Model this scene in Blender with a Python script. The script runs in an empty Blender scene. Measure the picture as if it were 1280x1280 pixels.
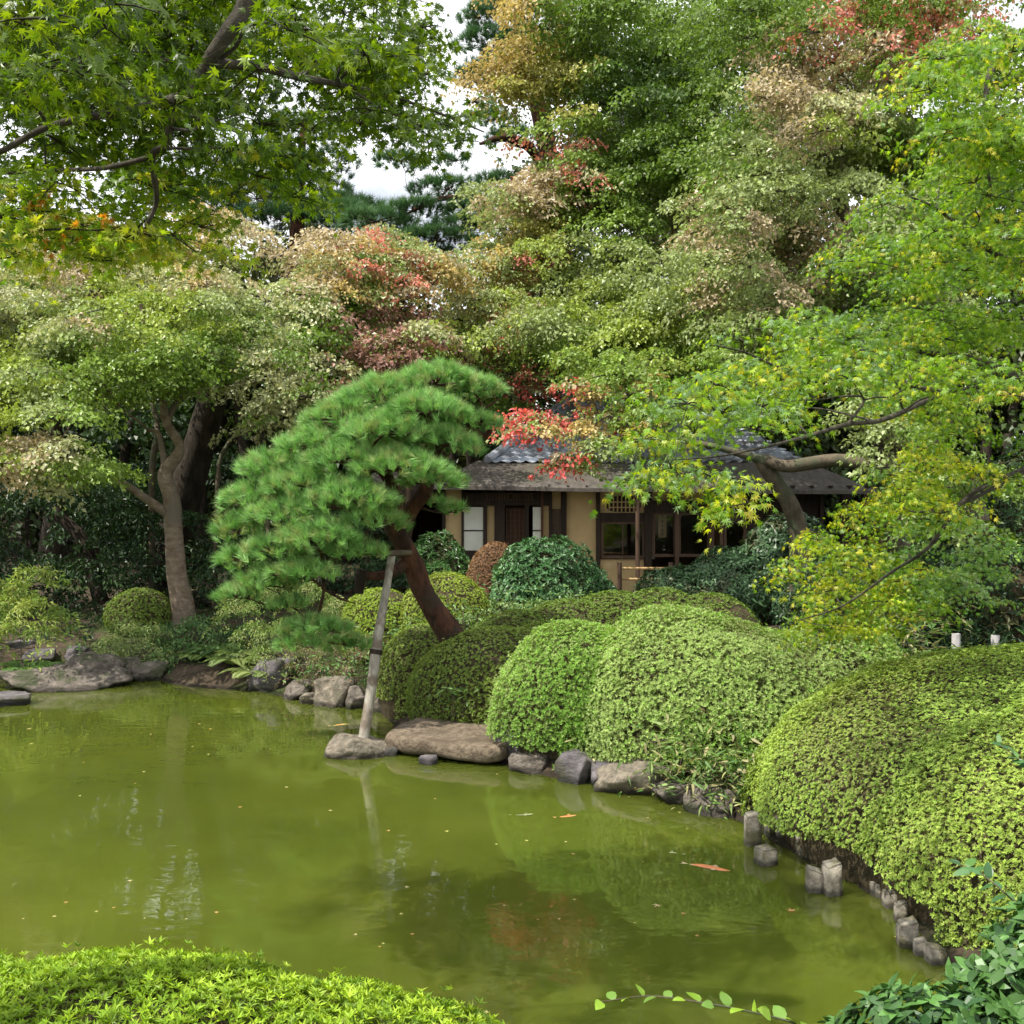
import bpy, bmesh, math, random
import numpy as np
from mathutils import Vector

# ------------------------------------------------------------------ camera, sky, sun, exposure
S = bpy.context.scene
COL = S.collection
EYE = 2.6
cam = bpy.data.cameras.new("camera"); camo = bpy.data.objects.new("camera", cam); COL.objects.link(camo)
cam.sensor_width = 36; cam.lens = 36.0; cam.clip_end = 600; cam.clip_start = 0.05
camo.location = (0, 0, EYE); camo.rotation_euler = (math.radians(90), 0, 0)
S.camera = camo
SUN = Vector((-0.43, -0.27, 0.86)).normalized()
w = bpy.data.worlds.new("World"); S.world = w; w.use_nodes = True
nt = w.node_tree; nt.nodes.clear()
sky = nt.nodes.new("ShaderNodeTexSky"); sky.sky_type = 'NISHITA'; sky.sun_disc = False
sky.sun_elevation = math.asin(SUN.z); sky.sun_rotation = math.atan2(SUN.x, SUN.y)
bg = nt.nodes.new("ShaderNodeBackground"); bg.inputs[1].default_value = 0.08
tc = nt.nodes.new("ShaderNodeTexCoord"); nz = nt.nodes.new("ShaderNodeTexNoise")
nz.inputs['Scale'].default_value = 3.2; nz.inputs['Detail'].default_value = 7; nz.inputs['Roughness'].default_value = .6
rp = nt.nodes.new("ShaderNodeValToRGB"); rp.color_ramp.elements[0].position = .30; rp.color_ramp.elements[1].position = .46
mx = nt.nodes.new("ShaderNodeMix"); mx.data_type = 'RGBA'; mx.inputs[7].default_value = (14, 14.2, 14.8, 1)
out = nt.nodes.new("ShaderNodeOutputWorld")
L = nt.links.new
L(tc.outputs['Generated'], nz.inputs['Vector']); L(nz.outputs['Fac'], rp.inputs['Fac']); L(rp.outputs['Color'], mx.inputs[0])
L(sky.outputs[0], mx.inputs[6]); L(mx.outputs[2], bg.inputs[0]); L(bg.outputs[0], out.inputs[0])
sl = bpy.data.lights.new("sun", 'SUN'); sl.energy = 5.0; sl.angle = math.radians(0.5); sl.color = (1, .94, .84)
so = bpy.data.objects.new("sun", sl); COL.objects.link(so); so.rotation_euler = SUN.to_track_quat('Z', 'Y').to_euler()
S.view_settings.view_transform = 'Standard'; S.view_settings.look = 'None'; S.view_settings.gamma = 1
S.view_settings.exposure = 0.55
S.render.engine = 'CYCLES'
S.cycles.max_bounces = 6; S.cycles.diffuse_bounces = 3; S.cycles.transmission_bounces = 4; S.cycles.transparent_max_bounces = 8
S.cycles.use_denoising = True

# ------------------------------------------------------------------ helpers
R = np.random.default_rng(7); random.seed(7)
def P(px, py, D): return np.array([(px-640)/1280*D, D, EYE+(640-py)/1280*D])
def nrm(a): return a/np.maximum(np.linalg.norm(a, axis=-1, keepdims=True), 1e-9)
def smooth(t): t = np.clip(t, 0, 1); return t*t*(3-2*t)
def sn(Pt, f, seed):
    r = np.random.default_rng(seed); o = 0
    for k in range(7):
        d = nrm(r.normal(size=3)); o = o+np.sin((Pt@d)*f*r.uniform(.6, 1.7)+r.uniform(0, 6.28))
    return o/3.2
def tag(o, label=None, cat=None, group=None, kind=None):
    if label: o['label'] = label
    if cat: o['category'] = cat
    if group: o['group'] = group
    if kind: o['kind'] = kind
    return o
def empty(name, loc=(0, 0, 0)):
    o = bpy.data.objects.new(name, None); o.location = Vector([float(v) for v in loc]); COL.objects.link(o); return o
def mkmesh(name, V, idx, tot, mat, parent=None, fcol=None, smoothf=False):
    V = np.asarray(V, np.float32).reshape(-1, 3)
    if parent is not None:
        V = V-np.array(parent.matrix_basis.translation if parent.parent is None else parent.parent.matrix_basis.translation, np.float32)
    me = bpy.data.meshes.new(name)
    idx = np.asarray(idx, np.int32).ravel(); tot = np.asarray(tot, np.int32)
    me.vertices.add(len(V)); me.vertices.foreach_set('co', V.ravel())
    me.loops.add(len(idx)); me.loops.foreach_set('vertex_index', idx)
    st = np.concatenate(([0], np.cumsum(tot)[:-1])).astype(np.int32)
    me.polygons.add(len(tot)); me.polygons.foreach_set('loop_start', st)
    me.polygons.foreach_set('use_smooth', np.full(len(tot), smoothf))
    if fcol is not None:
        a = me.attributes.new('col', 'FLOAT_COLOR', 'FACE')
        c = np.ones((len(tot), 4), np.float32); c[:, :3] = fcol; a.data.foreach_set('color', c.ravel())
    me.update(calc_edges=True)
    me.materials.append(mat)
    o = bpy.data.objects.new(name, me); COL.objects.link(o)
    if parent is not None: o.parent = parent
    return o
class Geo:
    """collects quads / ngons and builds them as ONE mesh"""
    def __init__(s): s.V = []; s.I = []; s.T = []; s.C = []; s.n = 0
    def add(s, V, idx, k, col=None):
        V = np.asarray(V, float).reshape(-1, 3); idx = np.asarray(idx).reshape(-1, k)
        s.V.append(V); s.I.append((idx+s.n).ravel()); s.T.append(np.full(len(idx), k)); s.n += len(V)
        c = np.ones((len(idx), 3))*.5
        if col is not None: c[:] = col
        s.C.append(c)
    def poly(s, Q, col=None):                                     # (n,k,3) loose faces
        n, k = Q.shape[:2]
        if n: s.add(Q.reshape(-1, 3), np.arange(n*k).reshape(n, k), k, col)
    def tube(s, pts, rad, sides=7, rough=0, col=None, seg=4, cap=True):
        pts = np.array(pts, float); rad = np.array(rad, float)*np.ones(len(pts))
        if len(pts) > 2 and seg > 1:
            a = np.vstack([2*pts[0]-pts[1], pts, 2*pts[-1]-pts[-2]]); o = []; rr = []
            for i in range(len(pts)-1):
                p0, p1, p2, p3 = a[i:i+4]
                for t in np.arange(seg)/seg:
                    o.append(.5*((2*p1)+(p2-p0)*t+(2*p0-5*p1+4*p2-p3)*t*t+(3*p1-p0-3*p2+p3)*t**3)); rr.append(rad[i]*(1-t)+rad[i+1]*t)
            o.append(pts[-1]); rr.append(rad[-1]); pts = np.array(o); rad = np.array(rr)
        n = len(pts); T = nrm(np.gradient(pts, axis=0))
        ref = np.array([.3, .1, 1.]) if abs(T[0, 2]) < .8 else np.array([1., .2, .1])
        Bs = nrm(ref-(T@ref)[:, None]*T); Cs = np.cross(T, Bs)
        th = np.arange(sides)/sides*2*np.pi
        ring = Bs[:, None]*np.cos(th)[None, :, None]+Cs[:, None]*np.sin(th)[None, :, None]
        rr = rad[:, None]*np.ones((n, sides))
        if rough:
            q = pts[:, None]+ring*rad[:, None, None]
            rr = rr*(1+rough*sn(q.reshape(-1, 3), 1.1/max(rad.max(), .02), 3).reshape(n, sides)+.5*rough*sn(q.reshape(-1, 3), 3.1/max(rad.max(), .02), 4).reshape(n, sides))
        V = pts[:, None]+ring*rr[:, :, None]
        i, j = np.meshgrid(np.arange(n-1), np.arange(sides), indexing='ij'); j2 = (j+1) % sides
        s.add(V.reshape(-1, 3), np.stack([i*sides+j, i*sides+j2, (i+1)*sides+j2, (i+1)*sides+j], -1).reshape(-1, 4), 4, col)
        if cap:
            s.add(V[-1], np.arange(sides)[None], sides, col); s.add(V[0], np.arange(sides)[::-1][None], sides, col)
    def box(s, c, h, col=None, rz=0, bev=0):
        c = np.array(c, float); x, y, z = h
        V = np.array([[i, j, k] for k in (-z, z) for j in (-y, y) for i in (-x, x)], float)
        if rz: cr, sr = math.cos(rz), math.sin(rz); V = V@np.array([[cr, sr, 0], [-sr, cr, 0], [0, 0, 1]])
        s.add(V+c, [[0, 2, 3, 1], [4, 5, 7, 6], [0, 1, 5, 4], [2, 6, 7, 3], [0, 4, 6, 2], [1, 3, 7, 5]], 4, col)
    def build(s, name, mat, parent=None, smoothf=False, cols=True):
        return mkmesh(name, np.vstack(s.V), np.concatenate(s.I), np.concatenate(s.T), mat, parent, np.vstack(s.C) if cols else None, smoothf)

def leafq(C, T, N, Ln, W, droop=.2, fold=.0):
    T = nrm(T); B = nrm(np.cross(N, T)); N = np.cross(T, B)
    Ln = np.broadcast_to(Ln, (len(C),))[:, None]; W = np.broadcast_to(W, (len(C),))[:, None]
    m = C+T*Ln*.45+N*(fold*W)
    return np.stack([C, m+B*W*.5, C+T*Ln-N*Ln*droop, m-B*W*.5], 1)
def star_template(n):
    if n == 7: tips = [(-118, .45), (-78, .72), (-38, .92), (0, 1.08), (38, .92), (78, .72), (118, .45)]
    else: tips = [(-98, .62), (-46, .9), (0, 1.08), (46, .9), (98, .62)]
    pts = []
    for i, (a, r) in enumerate(tips):
        if i: am = (a+tips[i-1][0])/2; pts.append((math.radians(am), .30))
        pts.append((math.radians(a), r))
    v = np.array([[math.cos(a)*r, math.sin(a)*r] for a, r in pts]+[[-.12, 0]])
    return v+np.array([.12, 0])
ST7, ST5 = star_template(7), star_template(5)
def stars(C, T, N, size, tmpl, curl=.35):
    T = nrm(T); B = nrm(np.cross(N, T)); N = np.cross(T, B); size = np.broadcast_to(size, (len(C),))[:, None, None]
    u = tmpl[:, 0][None, :, None]; v = tmpl[:, 1][None, :, None]
    r2 = (u*u+v*v)
    fold = R.uniform(-.1, .35, (len(C), 1, 1))
    return C[:, None]+size*(T[:, None]*u+B[:, None]*v+N[:, None]*(-curl*r2*.6+fold*np.abs(v)))

# ------------------------------------------------------------------ materials
def nmat(name):
    m = bpy.data.materials.new(name); m.use_nodes = True; t = m.node_tree; t.nodes.clear()
    o = t.nodes.new("ShaderNodeOutputMaterial"); b = t.nodes.new("ShaderNodeBsdfPrincipled"); t.links.new(b.outputs[0], o.inputs[0])
    return m, t, b, o
def leafmat(name, trans=.35, rough=.45, spec=.4, tint=(1.25, 1.2, .5)):
    m, t, b, o = nmat(name)
    a = t.nodes.new("ShaderNodeAttribute"); a.attribute_name = 'col'
    t.links.new(a.outputs['Color'], b.inputs['Base Color']); b.inputs['Roughness'].default_value = rough
    b.inputs['Specular IOR Level'].default_value = spec
    tr = t.nodes.new("ShaderNodeBsdfTranslucent"); mu = t.nodes.new("ShaderNodeMix"); mu.data_type = 'RGBA'; mu.blend_type = 'MULTIPLY'
    mu.inputs[0].default_value = 1; mu.inputs[7].default_value = (*tint, 1); t.links.new(a.outputs['Color'], mu.inputs[6])
    t.links.new(mu.outputs[2], tr.inputs[0])
    ms = t.nodes.new("ShaderNodeMixShader"); ms.inputs[0].default_value = trans
    t.links.new(b.outputs[0], ms.inputs[1]); t.links.new(tr.outputs[0], ms.inputs[2]); t.links.new(ms.outputs[0], o.inputs[0])
    return m
def noisemat(name, c1, c2, scale=6, rough=.85, bump=.4, bscale=30, stretch=(1, 1, 1), c3=None, s3=1.5, spec=.25, wet=None, bdist=.02):
    m, t, b, o = nmat(name)
    tcn = t.nodes.new("ShaderNodeNewGeometry"); mp = t.nodes.new("ShaderNodeMapping"); mp.inputs['Scale'].default_value = stretch
    t.links.new(tcn.outputs['Position'], mp.inputs[0])
    n = t.nodes.new("ShaderNodeTexNoise"); n.inputs['Scale'].default_value = scale; n.inputs['Detail'].default_value = 8; n.inputs['Roughness'].default_value = .65
    t.links.new(mp.outputs[0], n.inputs['Vector'])
    r = t.nodes.new("ShaderNodeValToRGB"); r.color_ramp.elements[0].position = .35; r.color_ramp.elements[1].position = .65
    r.color_ramp.elements[0].color = (*c1, 1); r.color_ramp.elements[1].color = (*c2, 1); t.links.new(n.outputs['Fac'], r.inputs[0])
    last = r.outputs[0]
    if c3:
        n3 = t.nodes.new("ShaderNodeTexNoise"); n3.inputs['Scale'].default_value = s3; n3.inputs['Detail'].default_value = 6; t.links.new(tcn.outputs['Position'], n3.inputs['Vector'])
        r3 = t.nodes.new("ShaderNodeValToRGB"); r3.color_ramp.elements[0].position = .5; r3.color_ramp.elements[1].position = .62
        t.links.new(n3.outputs['Fac'], r3.inputs[0]); mm = t.nodes.new("ShaderNodeMix"); mm.data_type = 'RGBA'
        t.links.new(r3.outputs[0], mm.inputs[0]); t.links.new(last, mm.inputs[6]); mm.inputs[7].default_value = (*c3, 1); last = mm.outputs[2]
    if wet is not None:
        sx = t.nodes.new("ShaderNodeSeparateXYZ"); t.links.new(tcn.outputs['Position'], sx.inputs[0])
        mr = t.nodes.new("ShaderNodeMapRange"); mr.inputs[1].default_value = wet*.5; mr.inputs[2].default_value = wet; mr.inputs[3].default_value = .38; mr.inputs[4].default_value = 1
        t.links.new(sx.outputs[2], mr.inputs[0]); mm = t.nodes.new("ShaderNodeMix"); mm.data_type = 'RGBA'; mm.blend_type = 'MULTIPLY'; mm.inputs[0].default_value = 1
        t.links.new(last, mm.inputs[6]); t.links.new(mr.outputs[0], mm.inputs[7]); last = mm.outputs[2]
    t.links.new(last, b.inputs['Base Color']); b.inputs['Roughness'].default_value = rough; b.inputs['Specular IOR Level'].default_value = spec
    nb = t.nodes.new("ShaderNodeTexNoise"); nb.inputs['Scale'].default_value = bscale; nb.inputs['Detail'].default_value = 8; nb.inputs['Roughness'].default_value = .7
    t.links.new(mp.outputs[0], nb.inputs['Vector']); bp = t.nodes.new("ShaderNodeBump"); bp.inputs['Strength'].default_value = bump; bp.inputs['Distance'].default_value = bdist
    t.links.new(nb.outputs['Fac'], bp.inputs['Height']); t.links.new(bp.outputs[0], b.inputs['Normal'])
    return m
M = {}
M['leaf'] = leafmat('maple_leaf', .35, .42, .5, (1.15, 1.15, .7))
M['leafnear'] = leafmat('maple_leaf_near', .5, .4, .45, (1.5, 1.5, .4))
M['clip'] = leafmat('azalea_leaf', .28, .5, .3)
M['gloss'] = leafmat('glossy_leaf', .15, .42, .4)
M['dark'] = leafmat('evergreen_leaf', .2, .45, .35)
M['needle'] = leafmat('pine_needle', .25, .5, .3, (1.1, 1.2, .6))
M['inner'] = noisemat('inner_twigs', (.03, .025, .014), (.085, .065, .035), 14, .95, .8, 40)
M['bark_pale'] = noisemat('bark_pale', (.14, .10, .07), (.30, .24, .18), 5, .9, .8, 14, (1, 1, 2.2), (.17, .145, .11), 2.2, bdist=.03)
M['bark_dark'] = noisemat('bark_dark', (.018, .014, .010), (.055, .043, .032), 6, .95, .9, 16, (1, 1, .4), bdist=.04)
M['bark_mid'] = noisemat('bark_mid', (.06, .05, .035), (.15, .12, .085), 8, .92, .7, 22, (1, 1, .6), (.07, .08, .045), 3)
M['bark_pine'] = noisemat('bark_pine', (.022, .013, .009), (.13, .055, .032), 7, .95, 1.0, 18, (1, 1, .45), (.05, .035, .025), 3, bdist=.05)
M['bark_grey'] = noisemat('bark_near', (.028, .024, .018), (.10, .088, .066), 16, .9, .8, 45, (1, 1, .7))
M['rock'] = noisemat('rock', (.09, .078, .065), (.29, .25, .21), 9, .9, 1.0, 16, (1, 1, 1.6), (.09, .10, .055), 3.0, wet=.08, bdist=.09)
M['rock_pale'] = noisemat('rock_pale', (.12, .105, .08), (.36, .31, .24), 11, .9, 1.0, 20, (1, 1, 1), (.15, .14, .10), 3.5, wet=.07, bdist=.07)
M['rock_dark'] = noisemat('rock_dark', (.06, .055, .06), (.20, .18, .185), 5, .8, 1.0, 16, (1, 1, 2), (.07, .07, .045), 2.4, wet=.08, bdist=.04)
M['slab'] = noisemat('slab_stone', (.11, .085, .06), (.29, .23, .165), 14, .93, 1.0, 30, (1, 1, 1), (.13, .10, .07), 3.2, wet=.06, bdist=.05)
M['stake'] = noisemat('stake_stone', (.17, .15, .12), (.36, .33, .27), 14, .92, .9, 50, (1, 1, 1), (.16, .15, .09), 6, wet=.05, bdist=.02)
M['soil'] = noisemat('soil', (.028, .022, .014), (.085, .062, .04), 5, .95, .8, 35, (1, 1, 1), (.04, .055, .015), 1.2, wet=.04)
M['pole'] = noisemat('pole_wood', (.20, .18, .15), (.42, .39, .33), 12, .9, .8, 40, (1, 1, .12), (.16, .13, .10), 5)
M['gravelpath'] = noisemat('path_gravel', (.30, .27, .23), (.45, .42, .37), 30, .95, .5, 120)
M['wood_dark'] = noisemat('wood_dark', (.014, .009, .006), (.035, .022, .014), 8, .7, .3, 40, (1, 1, .1))
M['wood_red'] = noisemat('wood_red', (.05, .022, .012), (.10, .045, .025), 8, .7, .3, 40, (1, 1, .1))
M['wood_brown'] = noisemat('wood_brown', (.055, .034, .022), (.11, .07, .045), 8, .75, .3, 40, (1, 1, .1))
M['wall'] = noisemat('clay_wall', (.44, .32, .16), (.54, .40, .21), 1.4, .92, .12, 160, (1, 1, 1), (.40, .29, .15), .9, bdist=.005)
M['paper'] = noisemat('white_panel', (.56, .57, .50), (.64, .65, .58), 2, .85, .05, 60)
M['bamboo'] = noisemat('bamboo', (.42, .27, .12), (.58, .40, .20), 4, .6, .1, 20)
M['bark_roof'] = noisemat('bark_roof', (.055, .048, .042), (.12, .105, .092), 7, .9, .7, 60, (1.5, .4, 1), (.085, .08, .06), 1.1, bdist=.01)
M['tile'] = noisemat('roof_tile', (.20, .22, .26), (.42, .46, .53), 4, .5, .3, 30, (1, 1, 1), (.17, .17, .18), 3, .5)
M['scroll'] = noisemat('scroll_paper', (.42, .30, .15), (.50, .37, .2), 3, .9, .05, 30)
M['ink'] = noisemat('ink', (.02, .012, .01), (.03, .02, .015), 3, .9, .05, 30)
M['white_post'] = noisemat('pale_post', (.40, .38, .38), (.52, .50, .50), 14, .85, .3, 50)
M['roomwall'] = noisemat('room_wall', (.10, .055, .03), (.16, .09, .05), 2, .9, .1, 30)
M['flower_white'] = noisemat('white_fish', (.6, .55, .45), (.75, .7, .6), 8, .4, .1, 20)
def plain(name, col, rough=.5, spec=.5):
    m, t, b, o = nmat(name); b.inputs['Base Color'].default_value = (*col, 1); b.inputs['Roughness'].default_value = rough; b.inputs['Specular IOR Level'].default_value = spec; return m
def glassmat():
    m, t, b, o = nmat('glass'); tr = t.nodes.new("ShaderNodeBsdfTransparent"); g = t.nodes.new("ShaderNodeBsdfGlossy"); g.inputs['Roughness'].default_value = .02
    ms = t.nodes.new("ShaderNodeMixShader"); fr = t.nodes.new("ShaderNodeFresnel"); fr.inputs[0].default_value = 1.9
    t.links.new(fr.outputs[0], ms.inputs[0]); t.links.new(tr.outputs[0], ms.inputs[1]); t.links.new(g.outputs[0], ms.inputs[2]); t.links.new(ms.outputs[0], o.inputs[0]); return m
M['glass'] = glassmat()
def watermat():
    m, t, b, o = nmat('pond_water')
    g = t.nodes.new("ShaderNodeNewGeometry")
    n = t.nodes.new("ShaderNodeTexNoise"); n.inputs['Scale'].default_value = .55; n.inputs['Detail'].default_value = 4; t.links.new(g.outputs['Position'], n.inputs['Vector'])
    r = t.nodes.new("ShaderNodeValToRGB"); r.color_ramp.elements[0].position = .35; r.color_ramp.elements[1].position = .7
    r.color_ramp.elements[0].color = (.060, .078, .009, 1); r.color_ramp.elements[1].color = (.084, .104, .012, 1)
    t.links.new(n.outputs['Fac'], r.inputs[0]); t.links.new(r.outputs[0], b.inputs['Base Color'])
    b.inputs['Roughness'].default_value = .03; b.inputs['IOR'].default_value = 1.7
    b.inputs['Subsurface Weight'].default_value = 1; b.inputs['Subsurface Radius'].default_value = (1, 1.1, .5); b.inputs['Subsurface Scale'].default_value = .9
    mp = t.nodes.new("ShaderNodeMapping"); mp.inputs['Scale'].default_value = (1, 1.8, 1); t.links.new(g.outputs['Position'], mp.inputs[0])
    n2 = t.nodes.new("ShaderNodeTexNoise"); n2.inputs['Scale'].default_value = 2.6; n2.inputs['Detail'].default_value = 3; n2.inputs['Distortion'].default_value = .6; t.links.new(mp.outputs[0], n2.inputs['Vector'])
    bp = t.nodes.new("ShaderNodeBump"); bp.inputs['Strength'].default_value = .3; bp.inputs['Distance'].default_value = .008
    t.links.new(n2.outputs['Fac'], bp.inputs['Height']); t.links.new(bp.outputs[0], b.inputs['Normal']); return m
M['water'] = watermat()

# ------------------------------------------------------------------ terrain and water
POND = np.array([(-30, 11), (-13, 13.6), (-9.5, 15.0), (-8.2, 16.8), (-6.9, 16.9), (-6.6, 15.9), (-5.6, 16.0), (-4.9, 15.3), (-3.6, 14.8), (-2.6, 13.9), (-1.7, 13.5), (-1.45, 12.6), (-1.3, 11.9), (-.2, 11.0), (-.1, 10.6), (.1, 10.3),
                 (.69, 9.85), (1.15, 9.6), (1.6, 9.25), (1.98, 8.5), (2.2, 7.65), (2.42, 7.2), (2.55, 6.6), (2.5, 6.2), (2.52, 5.6), (2.3, 5.0), (1.2, 4.85), (-3, 4.85), (-9, 4.4), (-30, 4)], float)
def pond_d(X, Y):                                                   # signed distance, positive outside
    p = np.stack([X, Y], -1); d = np.full(X.shape, 1e9); ins = np.zeros(X.shape, bool); n = len(POND)
    for i in range(n):
        a, b = POND[i], POND[(i+1) % n]; e = b-a; q = p-a
        t = np.clip((q@e)/(e@e), 0, 1); d = np.minimum(d, np.linalg.norm(q-t[..., None]*e, axis=-1))
        c = ((a[1] > Y) != (b[1] > Y)) & (X < (b[0]-a[0])*(Y-a[1])/(b[1]-a[1]+1e-12)+a[0]); ins ^= c
    return np.where(ins, -d, d)
def Hgt(X, Y):
    X = np.asarray(X, float); Y = np.asarray(Y, float); d = pond_d(X, Y)
    far = .20*smooth(d/.35)+.25*smooth(d/2.5)+.52*smooth(d/8)
    near = 1.0*smooth(d/2.4)
    k = smooth((Y-4.6)/1.6)
    h = far*k+near*(1-k)
    h = np.where(d < 0, -.6*smooth(-d/1.2), h)
    q = np.stack([X, Y, X*0], -1)
    h = h+smooth(d/2)*.05*sn(q.reshape(-1, 3), 1.4, 5).reshape(X.shape)*smooth((20-Y)/3)
    rr = np.hypot(X, Y-10)
    return h+smooth((rr-26)/30)*4.0
def H1(x, y): return float(Hgt(np.array([x]), np.array([y]))[0])
def axis(a, b, lo, hi, fine, coarse):
    m = np.arange(lo, hi, fine); l = lo-np.cumsum(np.linspace(fine, coarse, 60)); l = l[l > a][::-1]; r = m[-1]+np.cumsum(np.linspace(fine, coarse, 60)); r = r[r < b]
    return np.concatenate([[a], l, m, r, [b]])
xs = axis(-140, 140, -9, 6, .12, 4); ys = axis(-60, 200, 2, 17.5, .12, 4)
X, Y = np.meshgrid(xs, ys); Z = Hgt(X, Y)
nx, ny = len(xs), len(ys); i, j = np.meshgrid(np.arange(ny-1), np.arange(nx-1), indexing='ij')
g = Geo(); g.add(np.stack([X, Y, Z], -1).reshape(-1, 3), np.stack([i*nx+j, i*nx+j+1, (i+1)*nx+j+1, (i+1)*nx+j], -1).reshape(-1, 4), 4)
tag(g.build('ground', M['soil'], smoothf=True, cols=False), 'bare brown earth of the garden banks under the shrubs', kind='structure')
g = Geo(); g.box((-14.2, 10.5, -2), (17.8, 7.5, 2))
tag(g.build('pond_water', M['water'], cols=False), 'murky green pond water', kind='structure')
# pale path in front of the teahouse
pp = np.array([(-1.5, 18.9), (-1, 18.7), (2, 17.9), (3.2, 17.2), (5, 17.6), (9, 18.2), (9, 19.3), (4.4, 19.0), (2, 19.4), (-1.5, 19.7)])
g = Geo(); zz = Hgt(pp[:, 0], pp[:, 1])+.03; g.add(np.column_stack([pp, zz]), [list(range(len(pp)))], len(pp))
tag(g.build('path', M['gravelpath'], cols=False), 'pale gravel path in front of the teahouse', kind='structure')

# ------------------------------------------------------------------ rocks
def rock(px, py, D, r, mat='rock', label='', group='rocks along the pond edge', seed=0, zc=0.0, name='shore_rock', planes=16, flat=1.0, rz=0, cat='rock', sub=5, c=None):
    rr = np.random.default_rng(seed+100)
    bm = bmesh.new(); bmesh.ops.create_icosphere(bm, subdivisions=sub, radius=1)
    V = np.array([v.co[:] for v in bm.verts]); F = np.array([[v.index for v in f.verts] for f in bm.faces]); bm.free()
    N = nrm(rr.normal(size=(planes, 3))); N = np.vstack([N, [[0, .05, 1]]]); h = rr.uniform(.55, .95, len(N)); h[-1] = .72*flat
    dp = V@N.T; rad = np.where(dp > .05, h/np.maximum(dp, .05), 9); rad = -np.log(np.exp(-38*np.minimum(rad, 1.2)).sum(1)+math.exp(-38*1.12))/38; rad = rad*1.12
    V = V*rad[:, None]; V *= (1+.06*sn(V, 3.5, seed)+.045*sn(V, 9, seed+1)+.022*sn(V, 24, seed+2))[:, None]
    V = V*np.array(r); cr, s_ = math.cos(rz), math.sin(rz); V = V@np.array([[cr, s_, 0], [-s_, cr, 0], [0, 0, 1]])
    if c is None: c = P(px, py, D); c[2] = zc
    o = empty  # noqa
    g = Geo(); g.add(V, F, 3); ob = g.build(name, M[mat], smoothf=True, cols=False); ob.location = Vector([float(v) for v in c])
    return tag(ob, label, cat, group)
rock(66, 0, 15.3, (.88, .5, .27), 'rock', 'largest long grey boulder lying at the left end of the far shore', seed=11, zc=.1, rz=.1, planes=10)
rock(118, 0, 15.6, (.40, .40, .36), 'rock', 'grey boulder leaning on the right end of the largest long boulder', seed=12, zc=.14)
rock(12, 0, 14.0, (.42, .3, .14), 'rock_dark', 'low dark rock barely above water in front of the largest boulder', seed=13, zc=.02)
rock(152, 0, 15.9, (.30, .28, .27), 'rock', 'second grey rock right of the large boulder, below the pale fluffy shrub', seed=14, zc=.12)
rock(189, 0, 16.0, (.26, .24, .20), 'rock', 'small brownish rock below the green shrub at the foot of the pale trunk', seed=15, zc=.1)
rock(342, 0, 15.0, (.36, .35, .36), 'rock_dark', 'dark purple-grey rock sloping beside the ferns', seed=16, zc=.16, rz=.5)
rock(374, 0, 14.35, (.22, .2, .17), 'rock', 'small rounded brown rock right of the dark sloping rock', seed=17, zc=.1)
rock(386, 0, 13.95, (.15, .13, .11), 'rock_pale', 'tiny pale rock at the waterline in front of the squared block', seed=18, zc=.05)
rock(418, 0, 13.9, (.31, .25, .27), 'rock_pale', 'squared pale granite block on the shore left of the leaning pole', seed=19, zc=.13, planes=8)
rock(447, 0, 13.65, (.12, .14, .25), 'rock', 'upright narrow brown rock just left of the leaning pole', seed=20, zc=.08, planes=6)
rock(476, 0, 13.4, (.13, .14, .22), 'rock', 'narrow mossy rock just right of the leaning pole', seed=21, zc=.08, planes=6)
rock(326, 0, 15.3, (.3, .25, .2), 'rock', 'low brown rock tucked under the fern fronds', seed=22, zc=.08)
rock(449, 0, 11.05, (.29, .24, .19), 'rock_pale', 'rounded pale rock in the water carrying the foot of the leaning pole', seed=23, zc=.03, planes=9, rz=.2)
rock(637, 0, 10.75, (.2, .24, .26), 'rock_dark', 'dark rock at the right end of the flat slab', seed=25, zc=.08)
rock(668, 0, 10.35, (.24, .22, .2), 'rock', 'low grey rock below the left rounded azalea', seed=26, zc=.03)
rock(726, 0, 9.95, (.19, .2, .24), 'rock_dark', 'angular blue-grey rock with a sunlit face under the azaleas', seed=27, zc=.07, planes=7)
rock(755, 0, 9.8, (.14, .18, .2), 'rock_dark', 'small black shaded rock between the angular and the pale smooth rock', seed=28, zc=.05)
rock(797, 0, 9.6, (.33, .24, .27), 'rock_pale', 'large pale smooth rock under the overhanging azalea', seed=29, zc=.06, planes=8)
rock(852, 0, 9.25, (.26, .2, .18), 'rock', 'low brown rock under the bamboo grass', seed=30, zc=.03)
rock(895, 0, 8.95, (.22, .2, .2), 'rock', 'dark rock half hidden behind the drooping bamboo grass', seed=31, zc=.04)
rock(51, 0, 17.0, (.26, .22, .16), 'rock_dark', 'left flat stepping stone in the shade behind the large boulder', 'stepping stones in the shade', 32, .22, 'stepping_stone', 12, .8, cat='stepping stone')
rock(99, 0, 17.2, (.25, .22, .16), 'rock_dark', 'right flat stepping stone in the shade behind the large boulder', 'stepping stones in the shade', 33, .24, 'stepping_stone', 12, .8, cat='stepping stone')
rock(22, 0, 17.6, (.3, .22, .2), 'rock_dark', 'stepping stone half hidden under the fern at the left edge', 'stepping stones in the shade', 34, .25, 'stepping_stone', 12, .8, cat='stepping stone')
rock(536, 0, 10.6, (.09, .08, .09), 'rock_dark', 'small dark wedge stone in the water under the flat slab', seed=35, zc=.02, sub=3)
rock(490, 0, 10.95, (.07, .07, .08), 'rock_dark', 'tiny dark stone between the pole rock and the flat slab', seed=36, zc=.02, sub=3)
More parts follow.
